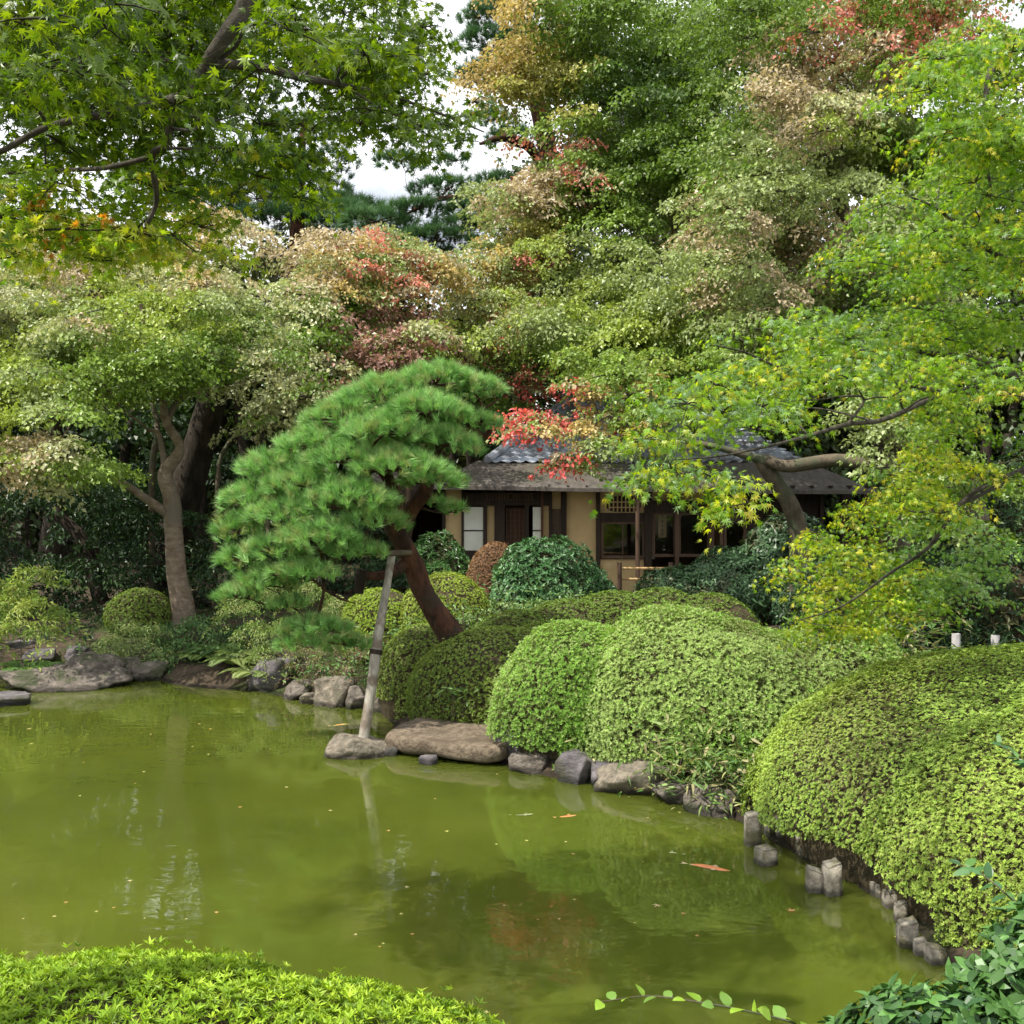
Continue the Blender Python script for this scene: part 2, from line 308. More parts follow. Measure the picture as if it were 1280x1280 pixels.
# flat slab
def slab():
    out = np.array([(-1.38, 11.15), (-1.22, 10.95), (-.9, 10.72), (-.55, 10.55), (-.25, 10.42), (-.08, 10.5), (-.02, 10.8), (-.1, 11.3), (-.2, 11.75), (-.6, 11.95), (-1.05, 11.85), (-1.3, 11.55)])
    n = 120; a = np.linspace(0, len(out), n, endpoint=False); i0 = a.astype(int) % len(out); t = a-np.floor(a)
    def cr(k): return out[(i0+k) % len(out)]
    p0, p1, p2, p3 = cr(-1), cr(0), cr(1), cr(2); t = t[:, None]
    ring = .5*((2*p1)+(p2-p0)*t+(2*p0-5*p1+4*p2-p3)*t*t+(3*p1-p0-3*p2+p3)*t**3); c = ring.mean(0)
    prof = [(.86, .03), (.95, .045), (.99, .08), (1.0, .12), (.995, .165), (.975, .195), (.94, .21), (.85, .217), (.7, .222), (.5, .226), (.3, .23), (.12, .23)]
    V = []
    for k, (s, z) in enumerate(prof):
        q = np.column_stack([c+(ring-c)*s, np.full(n, z)]); q[:, 2] += .014*sn(q, 5, 3)+.010*sn(q, 16, 4)+(.02*sn(q, 2.2, 8)); q[:, :2] += ((ring-c)*(.03*sn(q, 7, 5)+.015*sn(q, 19, 6))[:, None]) if k > 0 else 0
        V.append(q)
    V = np.array(V); m = len(prof); i, j = np.meshgrid(np.arange(m-1), np.arange(n), indexing='ij'); j2 = (j+1) % n
    g = Geo(); g.add(V.reshape(-1, 3), np.stack([i*n+j, i*n+j2, (i+1)*n+j2, (i+1)*n+j], -1).reshape(-1, 4), 4); g.add(V[-1], [list(range(n))], n); g.add(V[0], [list(range(n))[::-1]], n)
    tag(g.build('stone_slab', M['slab'], smoothf=True, cols=False), 'broad flat brown stone slab jutting over the water right of the leaning pole', 'stone slab')
slab()
# stakes
STK = [(941, 1055, 21, 38, 'tallest squared stake, furthest left of the big round azalea'), (957, 1079, 23, 20, 'low squared block in the water right of the tallest stake'), (979, 1047, 20, 24, 'shaded stake under the leaves behind the low block'),
       (1018, 1113, 21, 28, 'left of the paired stakes, pale and rounded'), (1040, 1117, 21, 40, 'right of the paired stakes, taller with a slanted face'), (1034, 1080, 15, 24, 'thin stake behind the paired stakes'),
       (1053, 1092, 15, 22, 'short stake right behind the taller paired stake'), (1075, 1102, 15, 24, 'dim stake under the leaves right of the paired stakes'), (1099, 1119, 19, 16, 'low wide block halfway between the paired stakes and the slanted stake'),
       (1125, 1150, 15, 22, 'short stake just behind the slanted near stake'), (1134, 1181, 24, 30, 'nearest big stake with a sunlit slanted face'), (1169, 1202, 22, 20, 'rough lump nearest the glossy shrub in the corner'), (1004, 1068, 15, 26, 'thin dark stake left of and behind the paired stakes'), (964, 1044, 14, 22, 'narrow shaded stake right behind the tallest stake'), (1064, 1097, 14, 20, 'small dark stake in the shaded row behind the paired stakes'), (1087, 1109, 15, 20, 'squat dark stake in the middle of the shaded row'), (1112, 1133, 16, 20, 'small square stake left of the slanted near stake'), (1150, 1192, 16, 18, 'small lump between the slanted stake and the last rough lump')]
for k, (px, py, wd, ht, lb) in enumerate(STK):
    D = 3328/(py-640); h = ht/1280*D; r = wd/1280*D/2; rr = np.random.default_rng(k); bm = bmesh.new()
    bmesh.ops.create_cube(bm, size=2); bmesh.ops.bevel(bm, geom=bm.edges[:], offset=.11, segments=2, affect='EDGES'); bmesh.ops.subdivide_edges(bm, edges=bm.edges[:], cuts=2, use_grid_fill=True)
    V = np.array([v.co[:] for v in bm.verts]); F = [[v.index for v in f.verts] for f in bm.faces]; bm.free()
    V[:, 0] *= 1-.10*(V[:, 2]+1)/2; V[:, 2] += .14*V[:, 0]*rr.uniform(-1, 1)*(V[:, 2] > 0); V *= (1+.03*sn(V, 2, k)+.02*sn(V, 7, k+9))[:, None]
    V = V*[r, r*.95, (h+.15)/2]; V[:, 2] += h-(h+.15)/2; a = rr.uniform(-.35, .35)+.1; V = V@np.array([[math.cos(a), math.sin(a), 0], [-math.sin(a), math.cos(a), 0], [0, 0, 1]])
    g = Geo()
    for f in F: pass
    T = np.array([len(f) for f in F]); me = mkmesh('stone_stake', V, np.concatenate(F), T, M['stake'], None, None, True)
    me.location = ((px-640)/1280*D, D, 0); tag(me, 'stone '+lb, 'stone stake', 'stone stakes along the right bank')
for k, (px, lb) in enumerate([(486, 'left'), (497, 'middle'), (507, 'right')]):
    g = Geo(); D = 13.1-.1*k; p = P(px, 0, D); g.tube([(p[0], D, -.3), (p[0]+.01, D, .0), (p[0]+.02, D, .22-.03*k)], [.05, .05, .045], 9, .06)
    tag(g.build('wooden_pile', M['bark_mid'], smoothf=True, cols=False), f'{lb} short wooden pile at the waterline between the leaning pole and the slab', 'pile', 'wooden piles at the waterline')
for k, (px, lb) in enumerate([(1195, 'left'), (1244, 'right')]):
    D = 12.2; p = P(px, 0, D); zt = P(px, 792+2*k, D)[2]; g = Geo(); g.tube([(p[0], D, .5), (p[0], D, 1.0), (p[0], D, zt)], [.05, .05, .048], 12, .02, seg=1)
    tag(g.build('path_post', M['white_post'], cols=False), f'{lb} short pale round post behind the big round azalea', 'post', 'short pale posts by the path')

# ------------------------------------------------------------------ clipped and loose shrubs
def ell_pts(E, dens, rr, zmin=-.6):
    """uniform-ish points with normals on the union surface of ellipsoids E=[(cx,cy,cz,rx,ry,rz)]"""
    Ps, Ns = [], []
    for k, e in enumerate(E):
        c, r = np.array(e[:3]), np.array(e[3:6]); p = 1.6
        area = 4*np.pi*(((r[0]*r[1])**p+(r[0]*r[2])**p+(r[1]*r[2])**p)/3)**(1/p); n = int(area*dens*1.9)
        d = nrm(rr.normal(size=(n, 3))); wt = np.linalg.norm(d/r, axis=1)*np.min(r); keep = rr.uniform(size=n) < wt/wt.max()*np.where(nrm(d/r)[:, 1] > .55, .35, 1); d = d[keep & (d[:, 2] > zmin)]
        q = c+d*r; nn = nrm(d/r); ok = np.ones(len(q), bool)
        for m, f in enumerate(E):
            if m != k: ok &= (((q-np.array(f[:3]))/np.array(f[3:6]))**2).sum(1) > .97
        Ps.append(q[ok]); Ns.append(nn[ok])
    Ps, Ns = np.vstack(Ps), np.vstack(Ns); h = np.maximum(Hgt(Ps[:, 0], Ps[:, 1]), 0); dd = pond_d(Ps[:, 0], Ps[:, 1]); ok = (Ps[:, 2] > h+.02) & ((dd > .02) | (Ps[:, 2] > .24+.05*sn(Ps, 6, 2)))
    return Ps[ok], Ns[ok]
def bush_body(E, mat, parent, name='stems', s=.93):
    g = Geo()
    for e in E:
        n1, n2 = 18, 30; th = np.linspace(-.5, math.pi/2, n1); ph = np.linspace(0, 2*np.pi, n2, endpoint=False)
        a, b = np.meshgrid(th, ph, indexing='ij'); d = np.stack([np.cos(a)*np.cos(b), np.cos(a)*np.sin(b), np.sin(a)], -1)
        q = np.array(e[:3])+d*np.array(e[3:6])*s; q += .03*sn(q.reshape(-1, 3), 6, 3).reshape(n1, n2, 1)*d
        i, j = np.meshgrid(np.arange(n1-1), np.arange(n2), indexing='ij'); j2 = (j+1) % n2
        g.add(q.reshape(-1, 3), np.stack([i*n2+j, i*n2+j2, (i+1)*n2+j2, (i+1)*n2+j], -1).reshape(-1, 4), 4)
    return g.build(name, mat, parent, True, False)
def bush(name, label, cat, E, cols, dens=600, k=5, L=.03, Wr=.36, up=.7, bump=.03, bf=3.5, shell=.03, mat='clip', group=None, seed=0, body=.93, under=.35, ucol=(.10, .075, .035), zmin=-.75, droop=.15, holes=0, fine=False):
    rr = np.random.default_rng(seed+1000); c0 = np.array(E[0][:3]); root = empty(name, (c0[0], c0[1], H1(c0[0], c0[1]))); tag(root, label, cat, group)
    bush_body(E, M['inner'], root, 'stems', body)
    Pn, N = ell_pts(E, dens, rr, zmin); n = len(Pn)
    off = bump*sn(Pn, bf, seed)+.4*bump*sn(Pn, bf*3, seed+1)
    if holes:
        hv = .35*sn(Pn, bf*1.5, seed+5)+.9*sn(Pn, bf*6, seed+6); kp = (hv < holes)|(rr.uniform(size=n) < .45); Pn, N, off = Pn[kp], N[kp], off[kp]; n = len(Pn)
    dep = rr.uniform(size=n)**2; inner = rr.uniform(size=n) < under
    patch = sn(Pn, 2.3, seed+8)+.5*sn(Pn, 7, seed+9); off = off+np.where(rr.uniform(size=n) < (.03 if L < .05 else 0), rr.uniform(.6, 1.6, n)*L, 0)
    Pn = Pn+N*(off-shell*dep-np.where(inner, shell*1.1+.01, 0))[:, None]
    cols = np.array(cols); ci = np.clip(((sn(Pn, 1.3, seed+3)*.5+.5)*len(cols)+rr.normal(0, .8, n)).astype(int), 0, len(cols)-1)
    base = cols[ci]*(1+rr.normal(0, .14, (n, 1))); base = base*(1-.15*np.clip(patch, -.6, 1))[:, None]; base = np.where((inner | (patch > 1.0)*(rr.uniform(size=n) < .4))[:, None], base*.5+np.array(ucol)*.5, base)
    ref = nrm(np.cross(N, rr.normal(size=(n, 3)))); b2 = np.cross(N, ref); ph = rr.uniform(0, 6.28, n); g = Geo()
    tilt = nrm(N+.30*rr.normal(size=(n, 3))+np.array([0, 0, .25]))
    ref = nrm(np.cross(tilt, ref)); b2 = np.cross(tilt, ref)
    for m in range(k):
        a = ph+m*2*np.pi/k+rr.normal(0, .25, n); rad = ref*np.cos(a)[:, None]+b2*np.sin(a)[:, None]; u = np.clip(up+rr.normal(0, .22, n), .1, 1.6)[:, None]
        T = nrm(rad+tilt*u); Nl = nrm(tilt-rad*u*.6+.15*rr.normal(size=(n, 3))); ln = L*rr.uniform(.65, 1.2, n)
        if fine:
            T_ = nrm(T); B_ = nrm(np.cross(Nl, T_)); N_ = np.cross(T_, B_); uu = np.array([0, .15, .4, .7, 1, .7, .4, .15]); vv = np.array([0, .34, .5, .36, 0, -.36, -.5, -.34])*Wr
            g.poly(Pn[:, None]+ln[:, None, None]*(T_[:, None]*uu[None, :, None]+B_[:, None]*vv[None, :, None]+N_[:, None]*(.3*np.abs(vv)-droop*uu*uu)[None, :, None]), np.clip(base*(1+rr.normal(0, .12, (n, 1))), .003, .95)); continue
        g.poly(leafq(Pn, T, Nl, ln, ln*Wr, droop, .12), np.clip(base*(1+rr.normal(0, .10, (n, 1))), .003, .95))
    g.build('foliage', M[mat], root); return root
YG = [(.24, .34, .04), (.30, .40, .05), (.34, .43, .07), (.22, .31, .04)]
MG = [(.15, .29, .045), (.21, .38, .065), (.27, .45, .09), (.32, .43, .14)]
LG = [(.16, .24, .04), (.21, .30, .055), (.26, .35, .07)]
DG = [(.035, .08, .03), (.055, .12, .045), (.085, .17, .07)]
SG = [(.15, .26, .06), (.20, .31, .08), (.26, .35, .11)]
G1 = 'clipped azaleas around the pond'
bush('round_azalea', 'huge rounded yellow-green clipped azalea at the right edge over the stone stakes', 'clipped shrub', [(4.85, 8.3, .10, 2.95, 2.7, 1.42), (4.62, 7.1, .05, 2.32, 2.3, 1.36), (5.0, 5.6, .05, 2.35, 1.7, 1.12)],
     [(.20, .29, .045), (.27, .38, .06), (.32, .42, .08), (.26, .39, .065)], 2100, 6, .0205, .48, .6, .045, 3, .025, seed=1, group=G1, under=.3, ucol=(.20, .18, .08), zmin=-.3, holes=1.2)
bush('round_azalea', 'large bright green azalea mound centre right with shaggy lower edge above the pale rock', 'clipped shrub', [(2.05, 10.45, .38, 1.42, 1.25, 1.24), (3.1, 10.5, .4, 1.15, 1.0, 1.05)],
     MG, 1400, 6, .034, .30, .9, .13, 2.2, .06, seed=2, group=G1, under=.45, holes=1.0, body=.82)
bush('round_azalea', 'bright green azalea mound directly right of the flat slab', 'clipped shrub', [(.78, 10.95, .3, .98, .95, 1.1)], MG, 1400, 6, .033, .30, .9, .11, 2.4, .05, seed=3, group=G1, under=.45, holes=1.0, body=.82)
bush('round_azalea', 'smooth olive-green low dome just behind the flat slab, right of the pine foot', 'clipped shrub', [(-.15, 12.35, .38, 1.12, .95, .86), (.5, 12.8, .4, .9, .8, .84)], LG, 1000, 5, .026, .45, .6, .02, 3, .015, seed=4, group=G1)
bush('round_azalea', 'smooth olive-green dome at the left side of the leaning pine foot', 'clipped shrub', [(-1.12, 13.3, .3, .66, .75, .86)], LG, 1000, 5, .026, .45, .6, .02, 3, .015, seed=5, group=G1)
bush('low_hedge', 'long low clipped hedge running behind the bright green mounds below the teahouse', 'hedge', [(.1, 13.6, .6, .8, .6, .70), (.75, 13.8, .66, .9, .6, .76), (1.4, 14.0, .7, .9, .55, .82), (2.05, 14.1, .72, .9, .55, .84), (2.7, 14.0, .7, .8, .5, .82)],
     [(.13, .21, .03), (.17, .26, .04), (.22, .31, .06)], 950, 5, .03, .45, .6, .02, 3, .02, seed=6)
bush('round_azalea', 'yellow-lime dome behind the pine trunk, left of the russet dome', 'clipped shrub', [(-.98, 15.1, .85, .72, .65, .86)], YG, 900, 5, .03, .45, .6, .02, 3, .02, seed=7, group=G1)
bush('round_azalea', 'smaller yellow-lime dome between the pole and the pine trunk', 'clipped shrub', [(-1.95, 15.3, .8, .62, .6, .68)], YG, 850, 5, .03, .45, .6, .03, 3, .02, seed=8, group=G1, holes=1.0)
bush('round_azalea', 'russet brown clipped dome in front of the teahouse door', 'clipped shrub', [(-.27, 17.0, 1.0, .54, .5, 1.1)], [(.25, .14, .075), (.33, .20, .10), (.29, .17, .085)], 1100, 4, .03, .45, .5, .012, 3, .01, seed=9, group=G1, ucol=(.2, .1, .05))
bush('camellia_shrub', 'glossy round camellia with white-green leaf shine in front of the beige wall', 'shrub', [(.52, 16.2, 1.15, .84, .75, .98), (1.25, 16.6, 1.0, .5, .5, .62)], [(.05, .13, .04), (.08, .19, .07), (.13, .25, .11)], 330, 4, .075, .5, .6, .13, 3, .14, 'gloss', seed=10, body=.72)
bush('broadleaf_shrub', 'leafy green shrub below the white panel, seen right of the pine fork', 'shrub', [(-1.25, 18.0, 1.3, .62, .6, .85)], [(.05, .12, .03), (.08, .18, .05)], 230, 4, .10, .42, .7, .12, 4, .12, 'gloss', seed=11, body=.8, droop=.3)
bush('broadleaf_hedge', 'dark glossy broadleaf hedge with drooping leaves right of the bamboo rail', 'shrub', [(2.75, 16.4, 1.0, .75, .6, .75), (3.5, 16.3, 1.1, .85, .7, .98), (4.3, 16.4, 1.2, .85, .7, 1.2)], DG, 300, 5, .11, .32, .35, .18, 2.6, .18, 'gloss', seed=12, body=.74, droop=.45)
G2 = 'shrubs on the far left bank'
bush('round_azalea', 'small dark green dome half shaded just left of the pale maple trunk', 'clipped shrub', [(-6.75, 18.6, .7, .62, .55, .5)], LG, 700, 5, .035, .45, .6, .02, 3, .02, seed=15, group=G1)
EVG = 'dark evergreen shrubs under the maples'
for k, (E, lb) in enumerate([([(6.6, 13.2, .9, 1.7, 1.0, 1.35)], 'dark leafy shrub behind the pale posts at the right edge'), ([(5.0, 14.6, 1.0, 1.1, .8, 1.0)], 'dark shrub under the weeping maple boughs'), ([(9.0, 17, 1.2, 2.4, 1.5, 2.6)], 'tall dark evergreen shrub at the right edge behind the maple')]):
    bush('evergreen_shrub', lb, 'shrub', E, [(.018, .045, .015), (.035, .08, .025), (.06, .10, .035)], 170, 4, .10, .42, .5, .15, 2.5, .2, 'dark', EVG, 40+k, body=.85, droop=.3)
# foreground hedge
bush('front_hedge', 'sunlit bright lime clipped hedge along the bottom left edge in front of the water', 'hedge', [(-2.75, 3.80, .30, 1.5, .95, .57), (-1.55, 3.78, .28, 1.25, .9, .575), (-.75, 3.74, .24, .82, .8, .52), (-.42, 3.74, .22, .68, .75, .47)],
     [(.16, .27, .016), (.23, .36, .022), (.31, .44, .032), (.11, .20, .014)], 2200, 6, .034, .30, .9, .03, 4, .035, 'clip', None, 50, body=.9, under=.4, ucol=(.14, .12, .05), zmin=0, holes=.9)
# corner glossy shrub
bush('glossy_shrub', 'dark glossy pointed-leaf shrub filling the bottom right corner', 'shrub', [(1.22, 2.75, .86, .45, .30, .47), (1.62, 2.85, .92, .48, .32, .60)], [(.02, .06, .016), (.035, .09, .022), (.06, .14, .03)], 900, 4, .058, .46, .55, .07, 7, .10, 'gloss', None, 51, fine=True, body=.60, droop=.3, zmin=-.1, under=.15, ucol=(.03, .05, .02))

def leaf_spray(name, label, cat, stem, rad, nl, L, Wr, cols, mat='gloss', seed=0, jit=.5, group=None, sub=3):
    rr = np.random.default_rng(seed+77); stem = np.array(stem); g = Geo(); g.tube(stem, np.linspace(rad, rad*.4, len(stem)), 6, seg=6)
    root = empty(name, stem[0]); tag(root, label, cat, group); g.build('stem', M['bark_mid'], root, True, False)
    t = np.linspace(.05, 1, nl)*(len(stem)-1); i = np.minimum(t.astype(int), len(stem)-2); C = stem[i]*(1-(t-i)[:, None])+stem[i+1]*(t-i)[:, None]
    Tn = nrm(stem[i+1]-stem[i]); side = nrm(np.cross(Tn, [0, 0, 1.]))*np.where(np.arange(nl) % 2, 1, -1)[:, None]
    T = nrm(Tn*.6+side+jit*rr.normal(size=(nl, 3))*.5+np.array([0, 0, .25])); N = nrm(np.array([0, -.25, 1.])+.45*rr.normal(size=(nl, 3)))
    ln = L*rr.uniform(.7, 1.15, nl); B = nrm(np.cross(N, T)); N = np.cross(T, B); col = np.array(cols)[rr.integers(0, len(cols), nl)]*(1+rr.normal(0, .12, (nl, 1)))
    u = np.array([0, .18, .45, .75, 1, .75, .45, .18]); v = np.array([0, .38, .5, .32, 0, -.32, -.5, -.38])*Wr
    Q = C[:, None]+ln[:, None, None]*(T[:, None]*u[None, :, None]+B[:, None]*v[None, :, None]+N[:, None]*(.25*np.abs(v)-.18*u*u)[None, :, None])
    g = Geo(); g.poly(Q, np.clip(col, .004, .9)); g.build('leaves', M[mat], root); return root
leaf_spray('leafy_twig', 'thin arching twig with pairs of round leaves over the water at the bottom', 'twig', [P(1035, 1300, 2.45), P(990, 1278, 2.5), P(930, 1263, 2.52), P(870, 1252, 2.55), P(810, 1245, 2.6), P(752, 1252, 2.62)], .003, 17, .052, .62, [(.14, .25, .02), (.10, .19, .025), (.2, .33, .025)], seed=1)
for k, st in enumerate([[P(1310, 1180, 3.4), P(1270, 1130, 3.5), P(1230, 1095, 3.6), P(1195, 1078, 3.7)], [P(1310, 1190, 3.4), P(1285, 1150, 3.4), P(1265, 1120, 3.5)], [P(1300, 1250, 3.2), P(1265, 1220, 3.3), P(1240, 1190, 3.4)], [P(1300, 960, 4.8), P(1275, 950, 4.9), P(1250, 930, 5.0)]]):
    leaf_spray('leafy_twig', ['blue-green leafy twig reaching left across the big azalea in the corner', 'leafy twig climbing the right edge above the glossy shrub', 'short leafy twig rising from the glossy corner shrub', 'dark leafy twig at the right edge halfway up the big azalea'][k], 'twig', st, .004, [16, 9, 12, 14][k], .062, .5,
               [(.035, .10, .03), (.05, .13, .035), (.07, .17, .03)], seed=5+k, jit=.9, group='leafy twigs at the right edge')

# ferns and bamboo grass
def fern(px, py, D, size, lb, seed, cols=((.16, .24, .06), (.22, .28, .09))):
    rr = np.random.default_rng(seed); c = P(px, py, D); c[2] = max(H1(c[0], D), .1)+.02; root = empty('fern', c); tag(root, lb, 'fern', 'ferns on the left bank'); g = Geo()
    for f in range(11):
        a = f/11*6.28+rr.uniform(-.3, .3); n = 22; t = np.linspace(.08, 1, n); dr = np.array([math.cos(a), math.sin(a), 0]); ln = size*rr.uniform(.75, 1.1)
        sp = c+dr*(t*ln*.85)[:, None]+np.array([0, 0, 1.])*(ln*(.85*t-.75*t*t))[:, None]; Tn = nrm(np.gradient(sp, axis=0)); sd = nrm(np.cross(Tn, [0, 0, 1.])); pl = size*.24*np.sin(np.pi*np.clip(t*.9+.1, 0, 1))**.8
        col = np.array(cols)[rr.integers(0, 2)]*rr.uniform(.8, 1.2)
        for s in (-1, 1):
            g.poly(leafq(sp, sd*s+Tn*.45, np.cross(sd, Tn)*1.0+0*sp, pl, size*.035+pl*.08, .15), col)
    g.build('fronds', M['clip'], root)
fern(292, 838, 15.6, .62, 'feathery pale fern nearest the bare soil on the shore', 1); fern(318, 835, 15.1, .6, 'pale fern leaning over the low brown rock', 2); fern(345, 828, 15.0, .5, 'fern right behind the dark sloping rock', 3)
fern(272, 815, 16.4, .7, 'dark fern beside the green shrub', 4, ((.06, .12, .03), (.09, .16, .04))); fern(38, 800, 15.6, .75, 'broad fern under the lime nandina at the left edge', 5, ((.10, .20, .05), (.13, .24, .06))); fern(250, 835, 16.2, .5, 'pale fern on the bare soil below the green shrub', 7); fern(300, 820, 16.0, .6, 'pale fern behind the fern on the low brown rock', 8); fern(205, 800, 17.3, .5, 'small fern at the foot of the pale trunk', 6, ((.06, .12, .03), (.09, .16, .04)))
def grassclump(px, py, D, n, L, W, lb, seed, cols, name='bamboo_grass', sprd=.22, zc=None, up=1.0, group='bamboo grass clumps'):
    rr = np.random.default_rng(seed); c = P(px, py, D); c[2] = zc if zc is not None else c[2]; root = empty(name, c); tag(root, lb, 'bamboo grass', group); g = Geo()
    C = c+rr.normal(size=(n, 3))*np.array([sprd, sprd*.6, sprd*.55]); T = nrm(rr.normal(size=(n, 3))*np.array([1, 1, .5])+np.array([0, -.45, up*.25])); N = nrm(np.array([0, 0, 1.])+.5*rr.normal(size=(n, 3))); ln = L*rr.uniform(.6, 1.2, n)
    B = nrm(np.cross(N, T)); N = np.cross(T, B); u = np.array([0, .2, .55, 1, .55, .2]); v = np.array([0, .5, .42, 0, -.42, -.5]); wd = W*rr.uniform(.7, 1.2, n)
    Q = C[:, None]+T[:, None]*(ln[:, None]*u)[:, :, None]+B[:, None]*(wd[:, None]*v)[:, :, None]-N[:, None]*(ln[:, None]*.4*u*u)[:, :, None]
    cl = np.array(cols)[rr.integers(0, len(cols), n)]*(1+rr.normal(0, .15, (n, 1))); g.poly(Q, np.clip(cl, .01, .9))
    g2 = Geo()
    for q in C[::6]: g2.tube([c+(q-c)*[.5, .5, 0]-[0, 0, .25], (c+q)/2, q], [.004, .003, .002], 4, seg=2)
    g2.build('stems', M['bark_mid'], root, True, False); g.build('blades', M['clip'], root)
SA = [(.12, .22, .05), (.20, .28, .09), (.34, .32, .16), (.08, .16, .04)]
for k, a in enumerate([(905, 965, 9.0, 260, .13, .026, 'drooping bamboo grass between the two right mounds', .24), (880, 925, 9.4, 220, .13, .026, 'bamboo grass under the right end of the bright mound', .25), (835, 965, 9.3, 110, .12, .024, 'bamboo grass hanging above the pale smooth rock', .16), (930, 905, 9.7, 180, .14, .028, 'bamboo grass in the gap above the drooping clump', .2),
                     (760, 950, 9.95, 70, .10, .02, 'thin dry grass tuft above the angular rock', .13), (905, 1005, 8.85, 130, .10, .02, 'twiggy grass hanging to the water left of the tallest stake', .13), (1040, 810, 11.0, 160, .16, .03, 'bamboo grass under the tip of the weeping maple', .3),
                     (1130, 800, 11.6, 200, .18, .03, 'long-bladed bamboo grass left of the pale posts', .3), (1200, 770, 12.8, 260, .2, .02, 'dry bamboo grass behind the pale posts', .45), (1255, 765, 13.0, 260, .2, .02, 'dry bamboo grass at the right edge behind the posts', .45),
                     (575, 868, 11.5, 60, .11, .02, 'small green plant in front of the olive dome above the slab', .14), (620, 752, 15.2, 160, .12, .03, 'pale leafy ground plants below the glossy camellia', .3), (700, 757, 15.0, 160, .12, .03, 'pale leafy ground plants right below the glossy camellia', .3), (460, 830, 13.9, 160, .11, .028, 'leafy plants behind the leaning pole at the shore', .25),
                     (400, 838, 14.3, 120, .12, .028, 'leafy plants above the squared granite block', .2), (500, 795, 14.4, 150, .11, .028, 'pale leafy plants left of the pine foot', .25), (575, 775, 14.0, 120, .11, .028, 'pale leafy plants right of the pine foot', .25), (235, 838, 16.2, 150, .11, .03, 'leafy ground plants at the edge of the bare soil below the green shrub', .3), (285, 842, 15.8, 90, .10, .028, 'small leafy plants on the bare soil left of the dark sloping rock', .22), (115, 822, 16.6, 120, .12, .03, 'leafy plants behind the small shore rocks', .3)]):
    grassclump(a[0], a[1], a[2], a[3], a[4], a[5], a[6], 200+k, SA if k < 10 else [(.08, .17, .05), (.13, .25, .07), (.18, .28, .1)], sprd=a[7])

# ------------------------------------------------------------------ teahouse
WY = 21.0
def hx(px, D=WY): return (px-640)/1280*D
def hz(py, D=WY): return EYE+(640-py)/1280*D
house = empty('teahouse', (hx(740), WY, 1.0)); tag(house, 'low beige walled teahouse with dark posts and grey roofs behind the shrubs', 'teahouse')
def hbox(name, px0, px1, py0, py1, mat, y=WY, th=.04, parent=None, D=None):
    D = D or y; g = Geo(); x0, x1, z1, z0 = hx(px0, D), hx(px1, D), hz(py0, D), hz(py1, D)
    g.box(((x0+x1)/2, y, (z0+z1)/2), ((x1-x0)/2, th, (z1-z0)/2)); return g.build(name, M[mat], parent or house, cols=False)
FL = 745
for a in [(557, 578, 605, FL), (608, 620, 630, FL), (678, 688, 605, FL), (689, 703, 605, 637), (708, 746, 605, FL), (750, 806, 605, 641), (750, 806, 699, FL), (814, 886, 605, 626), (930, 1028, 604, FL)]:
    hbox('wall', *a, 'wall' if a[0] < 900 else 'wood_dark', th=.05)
for a in [(500, 557, 605, 622), (578, 690, 616, 632), (806, 890, 626, 641), (886, 1000, 605, 636), (749, 806, 641, 652), (580, 612, 688, 700)]: hbox('beam', *a, 'wood_dark', y=WY-.05, th=.09)
for px0, px1, m in [(553, 557, 'wood_dark'), (577, 580, 'wood_dark'), (604, 609, 'wood_dark'), (618, 631, 'wood_dark'), (656, 661, 'wood_dark'), (676, 679, 'wood_red'), (686, 690, 'wood_dark'), (701, 708, 'wood_dark'), (745, 750, 'wood_dark'), (805, 814, 'wood_dark'),
                    (843, 848, 'wood_brown'), (885, 892, 'wood_brown'), (899, 903, 'wood_brown'), (960, 966, 'wood_dark'), (1024, 1029, 'wood_dark'), (1051, 1062, 'wood_dark'), (1078, 1083, 'wood_dark')]:
    hbox('post', px0, px1, 604, FL, m, y=WY-.08, th=.08)
for px0, px1 in [(580, 604), (666, 677)]:
    pn = hbox('sliding_panel', px0, px1, 634, 688, 'paper', y=WY-.10, th=.02); hbox('rail', px0, px1, 662.5, 664, 'wood_dark', y=WY-.125, th=.01, parent=pn)
door = hbox('lattice_door', 632, 656, 634, 690, 'wood_red', y=WY+.10, th=.01); g = Geo()
for k in range(5): g.box((hx(633+k*5.5), WY+.07, hz(662)), (.012, .02, .45))
for k in range(8): g.box((hx(644), WY+.07, hz(638+k*6.5)), (.2, .015, .01))
g.build('lattice', M['wood_brown'], door, cols=False)
g = Geo()
for k in range(16):
    if k != 8: g.box((hx(609+k*3.7), WY-.16, hz(621)), (.014, .015, .075))
g.box((hx(637), WY-.16, hz(617)), (.5, .015, .012)); g.box((hx(637), WY-.16, hz(625)), (.5, .015, .012)); g.build('transom', M['wood_brown'], house, cols=False)
